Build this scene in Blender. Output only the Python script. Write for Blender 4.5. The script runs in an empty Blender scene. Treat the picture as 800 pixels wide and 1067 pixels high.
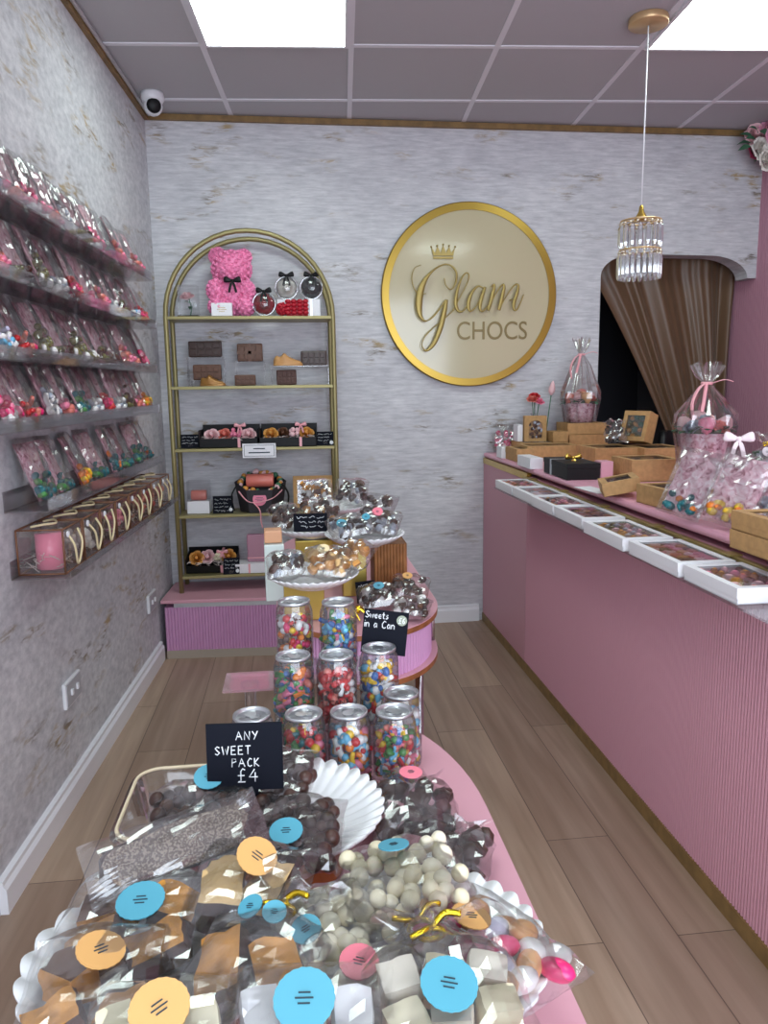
import bpy, math, random
from mathutils import Vector, Matrix, Euler, noise
S = bpy.context.scene
C = S.collection
PI = math.pi
# ------------------------------------------------------------------ camera, world, light, exposure
cam = bpy.data.cameras.new('camera'); camo = bpy.data.objects.new('camera', cam); C.objects.link(camo)
cam.sensor_fit = 'HORIZONTAL'; cam.sensor_width = 36.0; cam.lens = 795.7 * 36 / 800; cam.clip_start = 0.02
camo.matrix_world = (Matrix.Translation((0, 0, 1.38)) @ Matrix.Rotation(-0.0649, 4, 'Z') @ Matrix.Rotation(PI/2 - 0.162, 4, 'X')
                     @ Matrix.Rotation(-0.0149, 4, 'Z'))
S.camera = camo
w = bpy.data.worlds.new('world'); S.world = w; w.use_nodes = True
bg = w.node_tree.nodes['Background']; bg.inputs[0].default_value = (0.62, 0.76, 1.0, 1); bg.inputs[1].default_value = 0.45
S.view_settings.view_transform = 'Standard'; S.view_settings.look = 'None'
S.view_settings.exposure = 0.32; S.view_settings.gamma = 1.0; S.view_settings.use_curve_mapping = False
S.cycles.transparent_max_bounces = 32; S.cycles.max_bounces = 8; S.cycles.caustics_reflective = False; S.cycles.caustics_refractive = False
S.cycles.sample_clamp_indirect = 6.0
PANEL = 9.0            # radiance of the ceiling light panels
def area(name, loc, rot, sx, sy, power, col):
    l = bpy.data.lights.new(name, 'AREA'); l.shape = 'RECTANGLE'; l.size = sx; l.size_y = sy; l.energy = power; l.color = col
    o = bpy.data.objects.new(name, l); C.objects.link(o); o.location = loc; o.rotation_euler = rot; return o
# daylight entering through the shop window behind the photographer
area('window_daylight', (0.75, -1.15, 1.45), (PI/2, 0, 0), 2.8, 2.0, 90, (0.82, 0.90, 1.0))

# ------------------------------------------------------------------ materials
def lin(h):
    if isinstance(h, str):
        c = [int(h[i:i+2], 16)/255 for i in (0, 2, 4)]
    else: c = [x/255 for x in h]
    return tuple(x/12.92 if x <= .04045 else ((x+.055)/1.055)**2.4 for x in c) + (1,)
MATS = {}
def mat(name, col, rough=.5, metal=0., bump=0., bscale=60., vary=0., vscale=8., spec=.5, sheen=0., coat=0.):
    if name in MATS: return MATS[name]
    m = bpy.data.materials.new(name); m.use_nodes = True; nt = m.node_tree; b = nt.nodes['Principled BSDF']
    c = lin(col); b.inputs['Base Color'].default_value = c; b.inputs['Roughness'].default_value = rough
    b.inputs['Metallic'].default_value = metal; b.inputs['Specular IOR Level'].default_value = spec
    if coat: b.inputs['Coat Weight'].default_value = coat; b.inputs['Coat Roughness'].default_value = .08
    if sheen: b.inputs['Sheen Weight'].default_value = sheen
    tc = nt.nodes.new('ShaderNodeTexCoord')
    if bump:
        n = nt.nodes.new('ShaderNodeTexNoise'); n.inputs['Scale'].default_value = bscale; n.inputs['Detail'].default_value = 3
        nt.links.new(tc.outputs['Object'], n.inputs['Vector'])
        bp = nt.nodes.new('ShaderNodeBump'); bp.inputs['Strength'].default_value = bump; bp.inputs['Distance'].default_value = .004
        nt.links.new(n.outputs['Fac'], bp.inputs['Height']); nt.links.new(bp.outputs['Normal'], b.inputs['Normal'])
    if vary:
        n = nt.nodes.new('ShaderNodeTexNoise'); n.inputs['Scale'].default_value = vscale; n.inputs['Detail'].default_value = 4
        nt.links.new(tc.outputs['Object'], n.inputs['Vector'])
        r = nt.nodes.new('ShaderNodeValToRGB'); r.color_ramp.elements[0].position = .35; r.color_ramp.elements[1].position = .65
        r.color_ramp.elements[0].color = tuple(x*(1-vary) for x in c[:3]) + (1,)
        r.color_ramp.elements[1].color = tuple(min(1, x*(1+vary)) for x in c[:3]) + (1,)
        nt.links.new(n.outputs['Fac'], r.inputs['Fac']); nt.links.new(r.outputs['Color'], b.inputs['Base Color'])
    MATS[name] = m; return m
def clear(name, tint=(1, 1, 1), gloss=.06, edge=.5, haze=.03, rough=.06, hcol=(1, 1, 1)):
    """clear plastic, film or glass sheet: see-through, with reflections that grow at grazing angles and a little haze"""
    if name in MATS: return MATS[name]
    m = bpy.data.materials.new(name); m.use_nodes = True; nt = m.node_tree; nt.nodes.clear()
    N = nt.nodes.new; L = nt.links.new
    out = N('ShaderNodeOutputMaterial'); tr = N('ShaderNodeBsdfTransparent'); tr.inputs[0].default_value = tuple(tint) + (1,)
    gl = N('ShaderNodeBsdfGlossy'); gl.inputs['Roughness'].default_value = rough
    df = N('ShaderNodeBsdfDiffuse'); df.inputs[0].default_value = tuple(hcol) + (1,)
    lw = N('ShaderNodeLayerWeight'); lw.inputs['Blend'].default_value = .35
    mr = N('ShaderNodeMapRange'); mr.inputs['To Min'].default_value = gloss; mr.inputs['To Max'].default_value = edge
    L(lw.outputs['Fresnel'], mr.inputs['Value'])
    a = N('ShaderNodeMixShader'); a.inputs[0].default_value = haze; L(tr.outputs[0], a.inputs[1]); L(df.outputs[0], a.inputs[2])
    b = N('ShaderNodeMixShader'); L(mr.outputs[0], b.inputs[0]); L(a.outputs[0], b.inputs[1]); L(gl.outputs[0], b.inputs[2])
    L(b.outputs[0], out.inputs[0]); MATS[name] = m; return m
def emit(name, col, s):
    m = bpy.data.materials.new(name); m.use_nodes = True; nt = m.node_tree; nt.nodes.clear()
    o = nt.nodes.new('ShaderNodeOutputMaterial'); e = nt.nodes.new('ShaderNodeEmission')
    e.inputs[0].default_value = tuple(col) + (1,); e.inputs[1].default_value = s; nt.links.new(e.outputs[0], o.inputs[0]); return m
def ramp(nt, p0, c0, p1, c1):
    r = nt.nodes.new('ShaderNodeValToRGB'); e = r.color_ramp.elements
    e[0].position = p0; e[0].color = c0; e[1].position = p1; e[1].color = c1; return r
def wallpaper(name, horiz):
    """pale distressed wallpaper: fine streaks with clusters of gold-brown flecks; horiz = axis of the wall (0 = x, 1 = y)"""
    m = bpy.data.materials.new(name); m.use_nodes = True; nt = m.node_tree; b = nt.nodes['Principled BSDF']; L = nt.links.new
    tc = nt.nodes.new('ShaderNodeTexCoord')
    def nz(sh, sv, detail, off=0., dist=0.):
        mp = nt.nodes.new('ShaderNodeMapping'); sc = [3, 3, sv]; sc[horiz] = sh; mp.inputs['Scale'].default_value = sc
        mp.inputs['Location'].default_value = (off, off, off*1.7)
        L(tc.outputs['Object'], mp.inputs['Vector']); n = nt.nodes.new('ShaderNodeTexNoise'); n.inputs['Scale'].default_value = 1
        n.inputs['Detail'].default_value = detail; n.inputs['Roughness'].default_value = .65; n.inputs['Distortion'].default_value = dist
        L(mp.outputs[0], n.inputs['Vector']); return n
    streak = nz(9, 70, 6, 0) if horiz == 0 else nz(26, 44, 6, 0); r1 = ramp(nt, .30, lin((186, 187, 192)), .68, lin((226, 226, 229))); L(streak.outputs['Fac'], r1.inputs['Fac'])
    cloud = nz(2.2, 4, 4, 5); r2 = ramp(nt, .30, (.80, .80, .82, 1), .70, (1, 1, 1, 1)); L(cloud.outputs['Fac'], r2.inputs['Fac'])
    mul = nt.nodes.new('ShaderNodeMixRGB'); mul.blend_type = 'MULTIPLY'; mul.inputs[0].default_value = 1; L(r1.outputs[0], mul.inputs[1]); L(r2.outputs[0], mul.inputs[2])
    clus = nz(2.6, 7.5, 2, 11, .4); c1 = ramp(nt, .57 if horiz == 0 else .545, (0, 0, 0, 1), .68 if horiz == 0 else .66, (1, 1, 1, 1)); L(clus.outputs['Fac'], c1.inputs['Fac'])
    fine = nz(13, 62, 6, 3, .6); c2 = ramp(nt, .46, (0, 0, 0, 1), .60, (1, 1, 1, 1)); L(fine.outputs['Fac'], c2.inputs['Fac'])
    mm = nt.nodes.new('ShaderNodeMath'); mm.operation = 'MULTIPLY'; L(c1.outputs[0], mm.inputs[0]); L(c2.outputs[0], mm.inputs[1])
    tone = nz(5, 9, 2, 21); rt = ramp(nt, .40, lin((118, 110, 102)), .60, lin((172, 150, 110))); L(tone.outputs['Fac'], rt.inputs['Fac'])
    mx = nt.nodes.new('ShaderNodeMixRGB'); L(mm.outputs[0], mx.inputs[0]); L(mul.outputs[0], mx.inputs[1]); L(rt.outputs[0], mx.inputs[2])
    L(mx.outputs[0], b.inputs['Base Color']); b.inputs['Roughness'].default_value = .62
    bp = nt.nodes.new('ShaderNodeBump'); bp.inputs['Strength'].default_value = .35; bp.inputs['Distance'].default_value = .003
    L(streak.outputs['Fac'], bp.inputs['Height']); L(bp.outputs[0], b.inputs['Normal']); return m
def planks():
    m = bpy.data.materials.new('laminate_planks'); m.use_nodes = True; nt = m.node_tree; b = nt.nodes['Principled BSDF']; L = nt.links.new
    tc = nt.nodes.new('ShaderNodeTexCoord'); mp = nt.nodes.new('ShaderNodeMapping'); mp.inputs['Rotation'].default_value = (0, 0, PI/2 - .048)
    mp.inputs['Location'].default_value = (.42, .062, 0)
    L(tc.outputs['Object'], mp.inputs['Vector'])
    br = nt.nodes.new('ShaderNodeTexBrick'); br.inputs['Scale'].default_value = 1; br.inputs['Brick Width'].default_value = 1.22
    br.inputs['Row Height'].default_value = .196; br.inputs['Mortar Size'].default_value = .0016; br.inputs['Mortar Smooth'].default_value = .2
    br.offset = .36; br.inputs['Color1'].default_value = lin((198, 174, 152)); br.inputs['Color2'].default_value = lin((170, 146, 128))
    br.inputs['Mortar'].default_value = lin((112, 94, 82)); L(mp.outputs[0], br.inputs['Vector'])
    m2 = nt.nodes.new('ShaderNodeMapping'); m2.inputs['Scale'].default_value = (1.6, 26, 1); L(mp.outputs[0], m2.inputs['Vector'])
    n = nt.nodes.new('ShaderNodeTexNoise'); n.inputs['Scale'].default_value = 1; n.inputs['Detail'].default_value = 7; n.inputs['Distortion'].default_value = .5
    L(m2.outputs[0], n.inputs['Vector']); r = ramp(nt, .30, (.74, .72, .70, 1), .72, (1.0, 1.0, 1.0, 1)); L(n.outputs['Fac'], r.inputs['Fac'])
    m3 = nt.nodes.new('ShaderNodeMapping'); m3.inputs['Scale'].default_value = (.9, 6.5, 1); L(mp.outputs[0], m3.inputs['Vector'])
    n3 = nt.nodes.new('ShaderNodeTexNoise'); n3.inputs['Scale'].default_value = 1; n3.inputs['Detail'].default_value = 3; L(m3.outputs[0], n3.inputs['Vector'])
    r3 = ramp(nt, .34, (.80, .74, .70, 1), .66, (1.0, 1.0, 1.0, 1)); L(n3.outputs['Fac'], r3.inputs['Fac'])
    x = nt.nodes.new('ShaderNodeMixRGB'); x.blend_type = 'MULTIPLY'; x.inputs[0].default_value = 1; L(br.outputs['Color'], x.inputs[1]); L(r.outputs[0], x.inputs[2])
    y = nt.nodes.new('ShaderNodeMixRGB'); y.blend_type = 'MULTIPLY'; y.inputs[0].default_value = 1; L(x.outputs[0], y.inputs[1]); L(r3.outputs[0], y.inputs[2])
    L(y.outputs[0], b.inputs['Base Color']); b.inputs['Roughness'].default_value = .46
    bp = nt.nodes.new('ShaderNodeBump'); bp.inputs['Strength'].default_value = .15; bp.inputs['Distance'].default_value = .002
    L(n.outputs['Fac'], bp.inputs['Height']); L(bp.outputs[0], b.inputs['Normal']); return m
def marbled(name, base, mid, dark, scale=26.):
    """patterned pink floral paper"""
    m = bpy.data.materials.new(name); m.use_nodes = True; nt = m.node_tree; b = nt.nodes['Principled BSDF']; L = nt.links.new
    tc = nt.nodes.new('ShaderNodeTexCoord'); n = nt.nodes.new('ShaderNodeTexNoise'); n.inputs['Scale'].default_value = scale; n.inputs['Detail'].default_value = 4
    n.inputs['Distortion'].default_value = 1.4; L(tc.outputs['Object'], n.inputs['Vector'])
    r = ramp(nt, .36, lin(base), .56, lin(mid)); L(n.outputs['Fac'], r.inputs['Fac'])
    e = r.color_ramp.elements.new(.70); e.color = lin(dark); L(r.outputs[0], b.inputs['Base Color']); b.inputs['Roughness'].default_value = .5
    MATS[name] = m; return m
def speckle(name, base, spot, scale=180., thr=.62):
    m = bpy.data.materials.new(name); m.use_nodes = True; nt = m.node_tree; b = nt.nodes['Principled BSDF']; L = nt.links.new
    tc = nt.nodes.new('ShaderNodeTexCoord'); n = nt.nodes.new('ShaderNodeTexNoise'); n.inputs['Scale'].default_value = scale; n.inputs['Detail'].default_value = 3
    L(tc.outputs['Object'], n.inputs['Vector']); r = ramp(nt, thr-.08, lin(base), thr, lin(spot)); L(n.outputs['Fac'], r.inputs['Fac'])
    L(r.outputs[0], b.inputs['Base Color']); b.inputs['Roughness'].default_value = .6
    bp = nt.nodes.new('ShaderNodeBump'); bp.inputs['Strength'].default_value = .5; bp.inputs['Distance'].default_value = .003
    L(n.outputs['Fac'], bp.inputs['Height']); L(bp.outputs[0], b.inputs['Normal']); MATS[name] = m; return m

M_back = wallpaper('wallpaper_back', 0); M_left = wallpaper('wallpaper_left', 1); M_floor = planks()
M_ceil = mat('ceiling_tile', (182, 180, 184), .85, bump=.1, bscale=120); M_bar = mat('ceiling_bar', (226, 224, 230), .5)
M_pink = mat('pink_laminate', (212, 156, 170), .42); M_flute = mat('pink_flute', (200, 148, 188), .5); M_cpink = mat('counter_pink', (204, 150, 164), .5)
M_pwall = mat('pink_wall', (186, 134, 152), .55)
M_white = mat('white_gloss', (235, 236, 240), .35); M_wood = mat('skirting_oak', (132, 104, 62), .5, vary=.2, vscale=20)
M_mdf = mat('brown_edge', (140, 84, 48), .5, vary=.2, vscale=30); M_brass = mat('olive_brass', (148, 138, 94), .42, metal=.45)
M_gold = mat('gold', (206, 172, 84), .25, metal=.9); M_goldm = mat('mirror_gold', (206, 182, 96), .28, metal=.85)
M_steel = mat('brushed_steel', (196, 198, 202), .32, metal=.9); M_chrome = mat('chrome', (215, 215, 218), .15, metal=1.0)
M_black = mat('black_card', (11, 11, 14), .5, spec=.3); M_chalk = mat('chalkboard', (7, 11, 24), .75, spec=.2); M_ink = mat('chalk_white', (232, 235, 238), .8)
M_kraft = mat('kraft_card', (186, 146, 96), .75, vary=.10, vscale=50, bump=.1, bscale=300); M_wbox = mat('white_card', (238, 238, 242), .5)
M_acry = clear('acrylic', (.955, .945, .955), .06, .55, .045, .05, (.8, .74, .8)); M_film = clear('window_film', (.96, .96, .97), .05, .5, .02)
M_glass = clear('clear_pet', (.95, .96, .97), .05, .75, .03, .04); M_cello = clear('cellophane', (.97, .97, .97), .105, .75, .02, .14)
M_cellog = clear('cellophane_grey', (.90, .89, .89), .11, .70, .02, .15)
M_dark = mat('dark_chocolate', (58, 34, 26), .38, bump=.25, bscale=90); M_milk = mat('milk_chocolate', (96, 62, 44), .45, bump=.3, bscale=70)
M_biscuit = mat('biscuit_crumb', (216, 150, 62), .8, bump=.8, bscale=160, vary=.25, vscale=60); M_caramel = mat('caramel', (214, 150, 70), .5, bump=.4, bscale=90, vary=.15, vscale=40)
M_cream = mat('yogurt_cream', (232, 222, 190), .45, bump=.15, bscale=60); M_fudge = mat('white_fudge', (236, 228, 212), .6, bump=.3, bscale=80)
M_paper = marbled('floral_paper', (244, 218, 226), (222, 164, 180), (130, 56, 72), 44.); M_paperd = marbled('dark_floral_paper', (206, 160, 172), (160, 96, 114), (92, 44, 58))
M_plate = mat('white_porcelain', (240, 241, 243), .25, coat=.4); M_cyan = mat('sticker_cyan', (80, 160, 182), .5); M_peach = mat('sticker_peach', (216, 164, 98), .5)
M_spink = mat('sticker_pink', (240, 130, 148), .5); M_print = mat('sticker_print', (40, 60, 70), .7); M_rope = mat('cream_rope', (226, 210, 168), .8)
M_brown = mat('brown_edging', (120, 78, 52), .5); M_leaf = mat('leaf_green', (62, 112, 82), .5); M_amber = mat('amber_board', (150, 84, 36), .25)
M_ribbon = mat('pink_ribbon', (240, 172, 180), .4); M_satin = mat('brown_satin', (104, 78, 56), .42, sheen=.15, spec=.5); M_bear = mat('pink_foam', (248, 146, 190), .75, vary=.12, vscale=90)
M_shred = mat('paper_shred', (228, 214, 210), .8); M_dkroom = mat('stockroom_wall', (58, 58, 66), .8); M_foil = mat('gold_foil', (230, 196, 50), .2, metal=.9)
PAL = {k: mat('sweet_'+k, v, .35, coat=.2) for k, v in dict(red=(206, 40, 46), pink=(238, 130, 160), hot=(226, 40, 110), orange=(236, 130, 36), yellow=(240, 196, 40), green=(70, 140, 70),
       blue=(60, 110, 180), sky=(110, 190, 226), white=(240, 238, 236), purple=(120, 60, 120), teal=(24, 104, 112), peach=(244, 186, 130), lilac=(206, 204, 230), brown=(90, 50, 36), olive=(116, 110, 62), grey=(168, 176, 190), salmon=(226, 126, 112), cola=(70, 30, 24)).items()}

# ------------------------------------------------------------------ mesh builder
I4 = Matrix.Identity(4)
def TR(x=0, y=0, z=0, rx=0, ry=0, rz=0, s=1):
    sc = Matrix.Diagonal((s, s, s, 1)) if not isinstance(s, tuple) else Matrix.Diagonal((*s, 1))
    return Matrix.Translation((x, y, z)) @ Euler((rx, ry, rz)).to_matrix().to_4x4() @ sc
def cr(pts, n=6, closed=False):
    P = [Vector(p) for p in pts]; out = []; N = len(P)
    for i in range(N if closed else N-1):
        if closed: a, b, c, d = P[i-1], P[i], P[(i+1) % N], P[(i+2) % N]
        else: a, b, c, d = P[max(i-1, 0)], P[i], P[i+1], P[min(i+2, N-1)]
        for k in range(n):
            t = k/n; out.append(.5*((2*b) + (c-a)*t + (2*a-5*b+4*c-d)*t*t + (3*b-a-3*c+d)*t**3))
    if not closed: out.append(P[-1])
    return out
class MB:
    def __init__(s): s.v = []; s.f = []; s.m = []; s.sm = []
    def add(s, vs, fs, mi=0, sm=False, T=None):
        o = len(s.v); s.v += [tuple(T @ Vector(p)) if T is not None else tuple(p) for p in vs]
        for f in fs: s.f.append([i+o for i in f]); s.m.append(mi); s.sm.append(sm)
        return s
    def box(s, c, d, mi=0, T=None):
        x, y, z = c; a, b, h = d[0]/2, d[1]/2, d[2]/2
        vs = [(x+i*a, y+j*b, z+k*h) for i in (-1, 1) for j in (-1, 1) for k in (-1, 1)]
        return s.add(vs, [(0, 1, 3, 2), (4, 6, 7, 5), (0, 4, 5, 1), (2, 3, 7, 6), (0, 2, 6, 4), (1, 5, 7, 3)], mi, False, T)
    def span(s, x0, x1, y0, y1, z0, z1, mi=0, T=None): return s.box(((x0+x1)/2, (y0+y1)/2, (z0+z1)/2), (x1-x0, y1-y0, z1-z0), mi, T)
    def lathe(s, prof, n=24, mi=0, sm=True, T=None, mod=None, closed=False):
        vs = []; fs = []
        for j, (r, z) in enumerate(prof):
            for i in range(n):
                a = 2*PI*i/n; rr, zz = (r, z) if mod is None else mod(r, z, a, j)
                vs.append((rr*math.cos(a), rr*math.sin(a), zz))
        m = len(prof)
        for j in range(m if closed else m-1):
            for i in range(n):
                k = (i+1) % n; q = (j+1) % m; fs.append((j*n+i, j*n+k, q*n+k, q*n+i))
        if not closed:
            if prof[0][0] > 1e-6: fs.append(tuple(range(n-1, -1, -1)))
            if prof[-1][0] > 1e-6: fs.append(tuple((m-1)*n+i for i in range(n)))
        return s.add(vs, fs, mi, sm, T)
    def shell(s, prof, n=24, mi=0, T=None, mod=None):
        """lathe without end caps"""
        vs = []; fs = []
        for j, (r, z) in enumerate(prof):
            for i in range(n):
                a = 2*PI*i/n; rr, zz = (r, z) if mod is None else mod(r, z, a, j)
                vs.append((rr*math.cos(a), rr*math.sin(a), zz))
        for j in range(len(prof)-1):
            for i in range(n):
                k = (i+1) % n; fs.append((j*n+i, j*n+k, (j+1)*n+k, (j+1)*n+i))
        return s.add(vs, fs, mi, True, T)
    def sphere(s, c, r, nu=10, nv=6, mi=0, T=None, sm=True):
        if not isinstance(r, tuple): r = (r, r, r)
        vs = [(0, 0, -1)]; fs = []
        for j in range(1, nv):
            b = -PI/2 + PI*j/nv
            for i in range(nu): a = 2*PI*i/nu; vs.append((math.cos(b)*math.cos(a), math.cos(b)*math.sin(a), math.sin(b)))
        vs.append((0, 0, 1)); top = len(vs)-1
        for i in range(nu):
            k = (i+1) % nu; fs.append((0, 1+k, 1+i)); fs.append((top, top-nu+i, top-nu+k))
            for j in range(nv-2): fs.append((1+j*nu+i, 1+j*nu+k, 1+(j+1)*nu+k, 1+(j+1)*nu+i))
        M = Matrix.Translation(c) @ (T if T is not None else I4) @ Matrix.Diagonal((*r, 1))
        return s.add(vs, fs, mi, sm, M)
    def tube(s, pts, r, n=8, mi=0, closed=False, sm=True, T=None, flat=None, up=None):
        P = [Vector(p) for p in pts]; N = len(P); vs = []; fs = []; ref = Vector(up) if up else None
        for i in range(N):
            if closed: t = P[(i+1) % N] - P[i-1]
            else: t = P[min(i+1, N-1)] - P[max(i-1, 0)]
            if t.length < 1e-9: t = Vector((0, 0, 1))
            t.normalize()
            if up is None:
                if ref is None: ref = Vector((0, 0, 1)) if abs(t.z) < .9 else Vector((1, 0, 0))
                a = ref - t*ref.dot(t)
                if a.length < 1e-6: a = t.orthogonal()
                a.normalize(); ref = a
            else: a = Vector(up)
            b = t.cross(a).normalized(); rr = r[i] if isinstance(r, (list, tuple)) else r
            ra = flat if flat is not None else rr
            for k in range(n):
                q = 2*PI*k/n + PI/n; vs.append(P[i] + a*ra*math.cos(q) + b*rr*math.sin(q))
        for i in range(N if closed else N-1):
            for k in range(n):
                l = (k+1) % n; j = (i+1) % N; fs.append((i*n+k, i*n+l, j*n+l, j*n+k))
        if not closed: fs.append(tuple(range(n-1, -1, -1))); fs.append(tuple((N-1)*n+k for k in range(n)))
        return s.add(vs, fs, mi, sm, T)
    def prism(s, poly, z0, z1, mi=0, T=None, mside=None):
        n = len(poly); vs = [(x, y, z0) for x, y in poly] + [(x, y, z1) for x, y in poly]
        s.add(vs, [tuple(range(n-1, -1, -1)), tuple(range(n, 2*n))], mi, False, T)
        return s.add(vs, [(i, (i+1) % n, n+(i+1) % n, n+i) for i in range(n)], mi if mside is None else mside, False, T)
    def grid(s, fn, nu, nv, mi=0, sm=True, T=None):
        vs = [fn(i/nu, j/nv) for j in range(nv+1) for i in range(nu+1)]; w_ = nu+1
        return s.add(vs, [(j*w_+i, j*w_+i+1, (j+1)*w_+i+1, (j+1)*w_+i) for j in range(nv) for i in range(nu)], mi, sm, T)
    def frame(s, x0, x1, y0, y1, b, z0, z1, mi=0, T=None):
        """rectangular ring plate"""
        s.span(x0, x1, y0, y0+b, z0, z1, mi, T); s.span(x0, x1, y1-b, y1, z0, z1, mi, T)
        s.span(x0, x0+b, y0+b, y1-b, z0, z1, mi, T); return s.span(x1-b, x1, y0+b, y1-b, z0, z1, mi, T)
    def mesh(s, name, mats):
        me = bpy.data.meshes.new(name); me.from_pydata(s.v, [], s.f); me.update()
        for m in (mats if isinstance(mats, (list, tuple)) else [mats]): me.materials.append(m)
        me.polygons.foreach_set('material_index', s.m); me.polygons.foreach_set('use_smooth', s.sm); me.update(); return me
def obj(name, mb, mats, parent=None, bevel=0, T=None, solid=0):
    me = mb.mesh(name, mats) if isinstance(mb, MB) else mb
    o = bpy.data.objects.new(name, me); C.objects.link(o)
    if parent is not None: o.parent = parent
    if T is not None: o.matrix_local = T
    if solid: d = o.modifiers.new('s', 'SOLIDIFY'); d.thickness = solid; d.offset = 0
    if bevel: b = o.modifiers.new('b', 'BEVEL'); b.width = bevel; b.segments = 2; b.limit_method = 'ANGLE'; b.angle_limit = .7; b.use_clamp_overlap = True
    return o
def tag(o, label, cat, group=None):
    o['label'] = label; o['category'] = cat
    if group: o['group'] = group
    return o
def thing(name, label, cat, loc=(0, 0, 0), rz=0, group=None, rot=None):
    o = bpy.data.objects.new(name, None); C.objects.link(o); o.empty_display_size = .05
    o.location = loc; o.rotation_euler = rot if rot is not None else (0, 0, rz); return tag(o, label, cat, group)
def struct(name, mb, m, bevel=0):
    o = obj(name, mb, m, None, bevel); o['kind'] = 'structure'; return o
def dup(root, loc, rot, label, group=None):
    r = root.copy(); C.objects.link(r); r.location = loc; r.rotation_euler = rot; r['label'] = label
    if group: r['group'] = group
    for ch in list(root.children):
        c = ch.copy(); C.objects.link(c); c.parent = r
        for g in list(ch.children): d = g.copy(); C.objects.link(d); d.parent = c
    return r
rnd = random.Random(7)
def nzv(p, s=1., o=0.): return noise.noise(Vector((p[0]*s+o, p[1]*s+o*1.3, p[2]*s+o*.7)))

# ------------------------------------------------------------------ the setting
ZC = 2.777; XL = -.92; XR = 2.48
def yb(x): return 4.3035 + .0605*x          # face of the back wall
struct('floor', MB().span(XL-.3, XR+.3, -1.6, 6.2, -.06, 0), M_floor)
struct('ceiling', MB().span(XL-.3, XR+.3, -1.6, 6.2, ZC, ZC+.06), M_ceil)
struct('wall_left', MB().span(XL-.12, XL, -1.6, 4.45, 0, ZC), M_left)
fl = MB()
def flute(mb, p0, d, n, L, z0, z1, pitch=.015, dep=.005, mi=0, seg=4):
    k = max(1, round(L/pitch)); pitch = L/k; pts = []
    for i in range(k):
        for j in range(seg): t = j/seg; pts.append((i*pitch+t*pitch, dep*math.sin(PI*t)**.7))
    pts.append((L, 0)); P = [Vector((p0[0]+d[0]*a+n[0]*b, p0[1]+d[1]*a+n[1]*b, 0)) for a, b in pts]
    vs = [(p.x, p.y, z0) for p in P] + [(p.x, p.y, z1) for p in P]; N = len(P)
    return mb.add(vs, [(i, i+1, N+i+1, N+i) for i in range(N-1)], mi, False)
pw = MB().span(XR+.006, XR+.12, -1.6, 6.2, 0, ZC); flute(pw, (XR+.006, 5.4), (0, -1), (-1, 0), 4.2, 0, ZC, .024, .007)
struct('wall_right', pw, M_pwall)
# back wall with the arched opening
arch = []
for i in range(9): a = PI - PI/2*i/8; arch.append((1.75+.21*math.cos(a), 1.985+.12*math.sin(a)))
for i in range(11): a = PI/2 - PI/2*i/10; arch.append((2.19+.24*math.cos(a), 1.975+.125*math.sin(a)))
poly = [(XL-.1, 0), (1.54, 0), (1.54, 1.95)] + arch + [(2.43, 1.975), (2.6, 1.975), (2.6, ZC), (XL-.1, ZC)]
XZ = Matrix(((1, 0, 0, 0), (0, 0, 1, 0), (0, 1, 0, 0), (0, 0, 0, 1)))      # (x, y, z) -> (x, z, y)
bw = MB().prism(poly, 0, .12, 0, XZ)
o = struct('wall_back', bw, M_back)
RB = math.atan(.0605)
o.location = (0, 4.3035, 0); o.rotation_euler = (0, 0, RB)
# front wall with the shop window behind the photographer
fw = MB().span(XL-.12, XR+.12, -1.4, -1.28, 0, .42).span(XL-.12, XR+.12, -1.4, -1.28, 2.5, ZC).span(XL-.12, -.68, -1.4, -1.28, .42, 2.5).span(2.2, XR+.12, -1.4, -1.28, .42, 2.5)
struct('wall_front', fw, M_back)
# dark stock room behind the opening
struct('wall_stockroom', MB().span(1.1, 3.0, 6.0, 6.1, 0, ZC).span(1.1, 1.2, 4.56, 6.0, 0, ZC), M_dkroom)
struct('wall_alcove', MB().span(2.425, 2.47, 4.80, 6.0, 0, ZC), mat('alcove_grey', (150, 150, 156), .8))
# skirtings, ceiling trim, suspended grid
sk = MB().prism([(0, 0), (.022, 0), (.022, .07), (.014, .082), (.014, .095), (0, .1)], 1.91, 3.865)
o = struct('baseboard_left', sk, M_white)
o.matrix_world = Matrix.Translation((XL, 0, 0)) @ Matrix(((1, 0, 0, 0), (0, 0, 1, 0), (0, 1, 0, 0), (0, 0, 0, 1)))
sk = MB().prism([(0, 0), (-.02, 0), (-.02, .07), (-.012, .082), (-.012, .095), (0, .1)], .02, .84)
o = struct('baseboard_back', sk, M_white)
o.matrix_world = Matrix.Translation((0, 4.3035, 0)) @ Matrix.Rotation(RB, 4, 'Z') @ Matrix(((0, 0, 1, 0), (1, 0, 0, 0), (0, 1, 0, 0), (0, 0, 0, 1)))
ct = MB().span(XL, 2.5, -.022, 0, ZC-.032, ZC-.004)
o = struct('trim_1', ct, M_wood); o.location = (0, 4.3035, 0); o.rotation_euler = (0, 0, RB)
struct('trim_2', MB().span(XL, XL+.02, -1.5, 4.24, ZC-.034, ZC-.002).tube([(XL+.028, -1.5, ZC-.014), (XL+.028, 4.22, ZC-.014)], .008, 8, 1), [M_wood, M_white])
g = -.0137; GX, GY, SP = .1237, 4.036, .6095
GT = Matrix.Translation((GX, GY, 0)) @ Matrix.Rotation(g, 4, 'Z')
gr = MB()
for i in range(-2, 5): gr.span(i*SP-.012, i*SP+.012, -9*SP, .42, ZC-.004, ZC+.002, 0, GT)
for j in range(-9, 1): gr.span(-1.9*SP, 4.3*SP, j*SP-.012, j*SP+.012, ZC-.0045, ZC+.002, 0, GT)
struct('trim_3', gr, M_bar)
M_led = emit('led_diffuser', (.86, 1.0, .95), PANEL)
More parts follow.
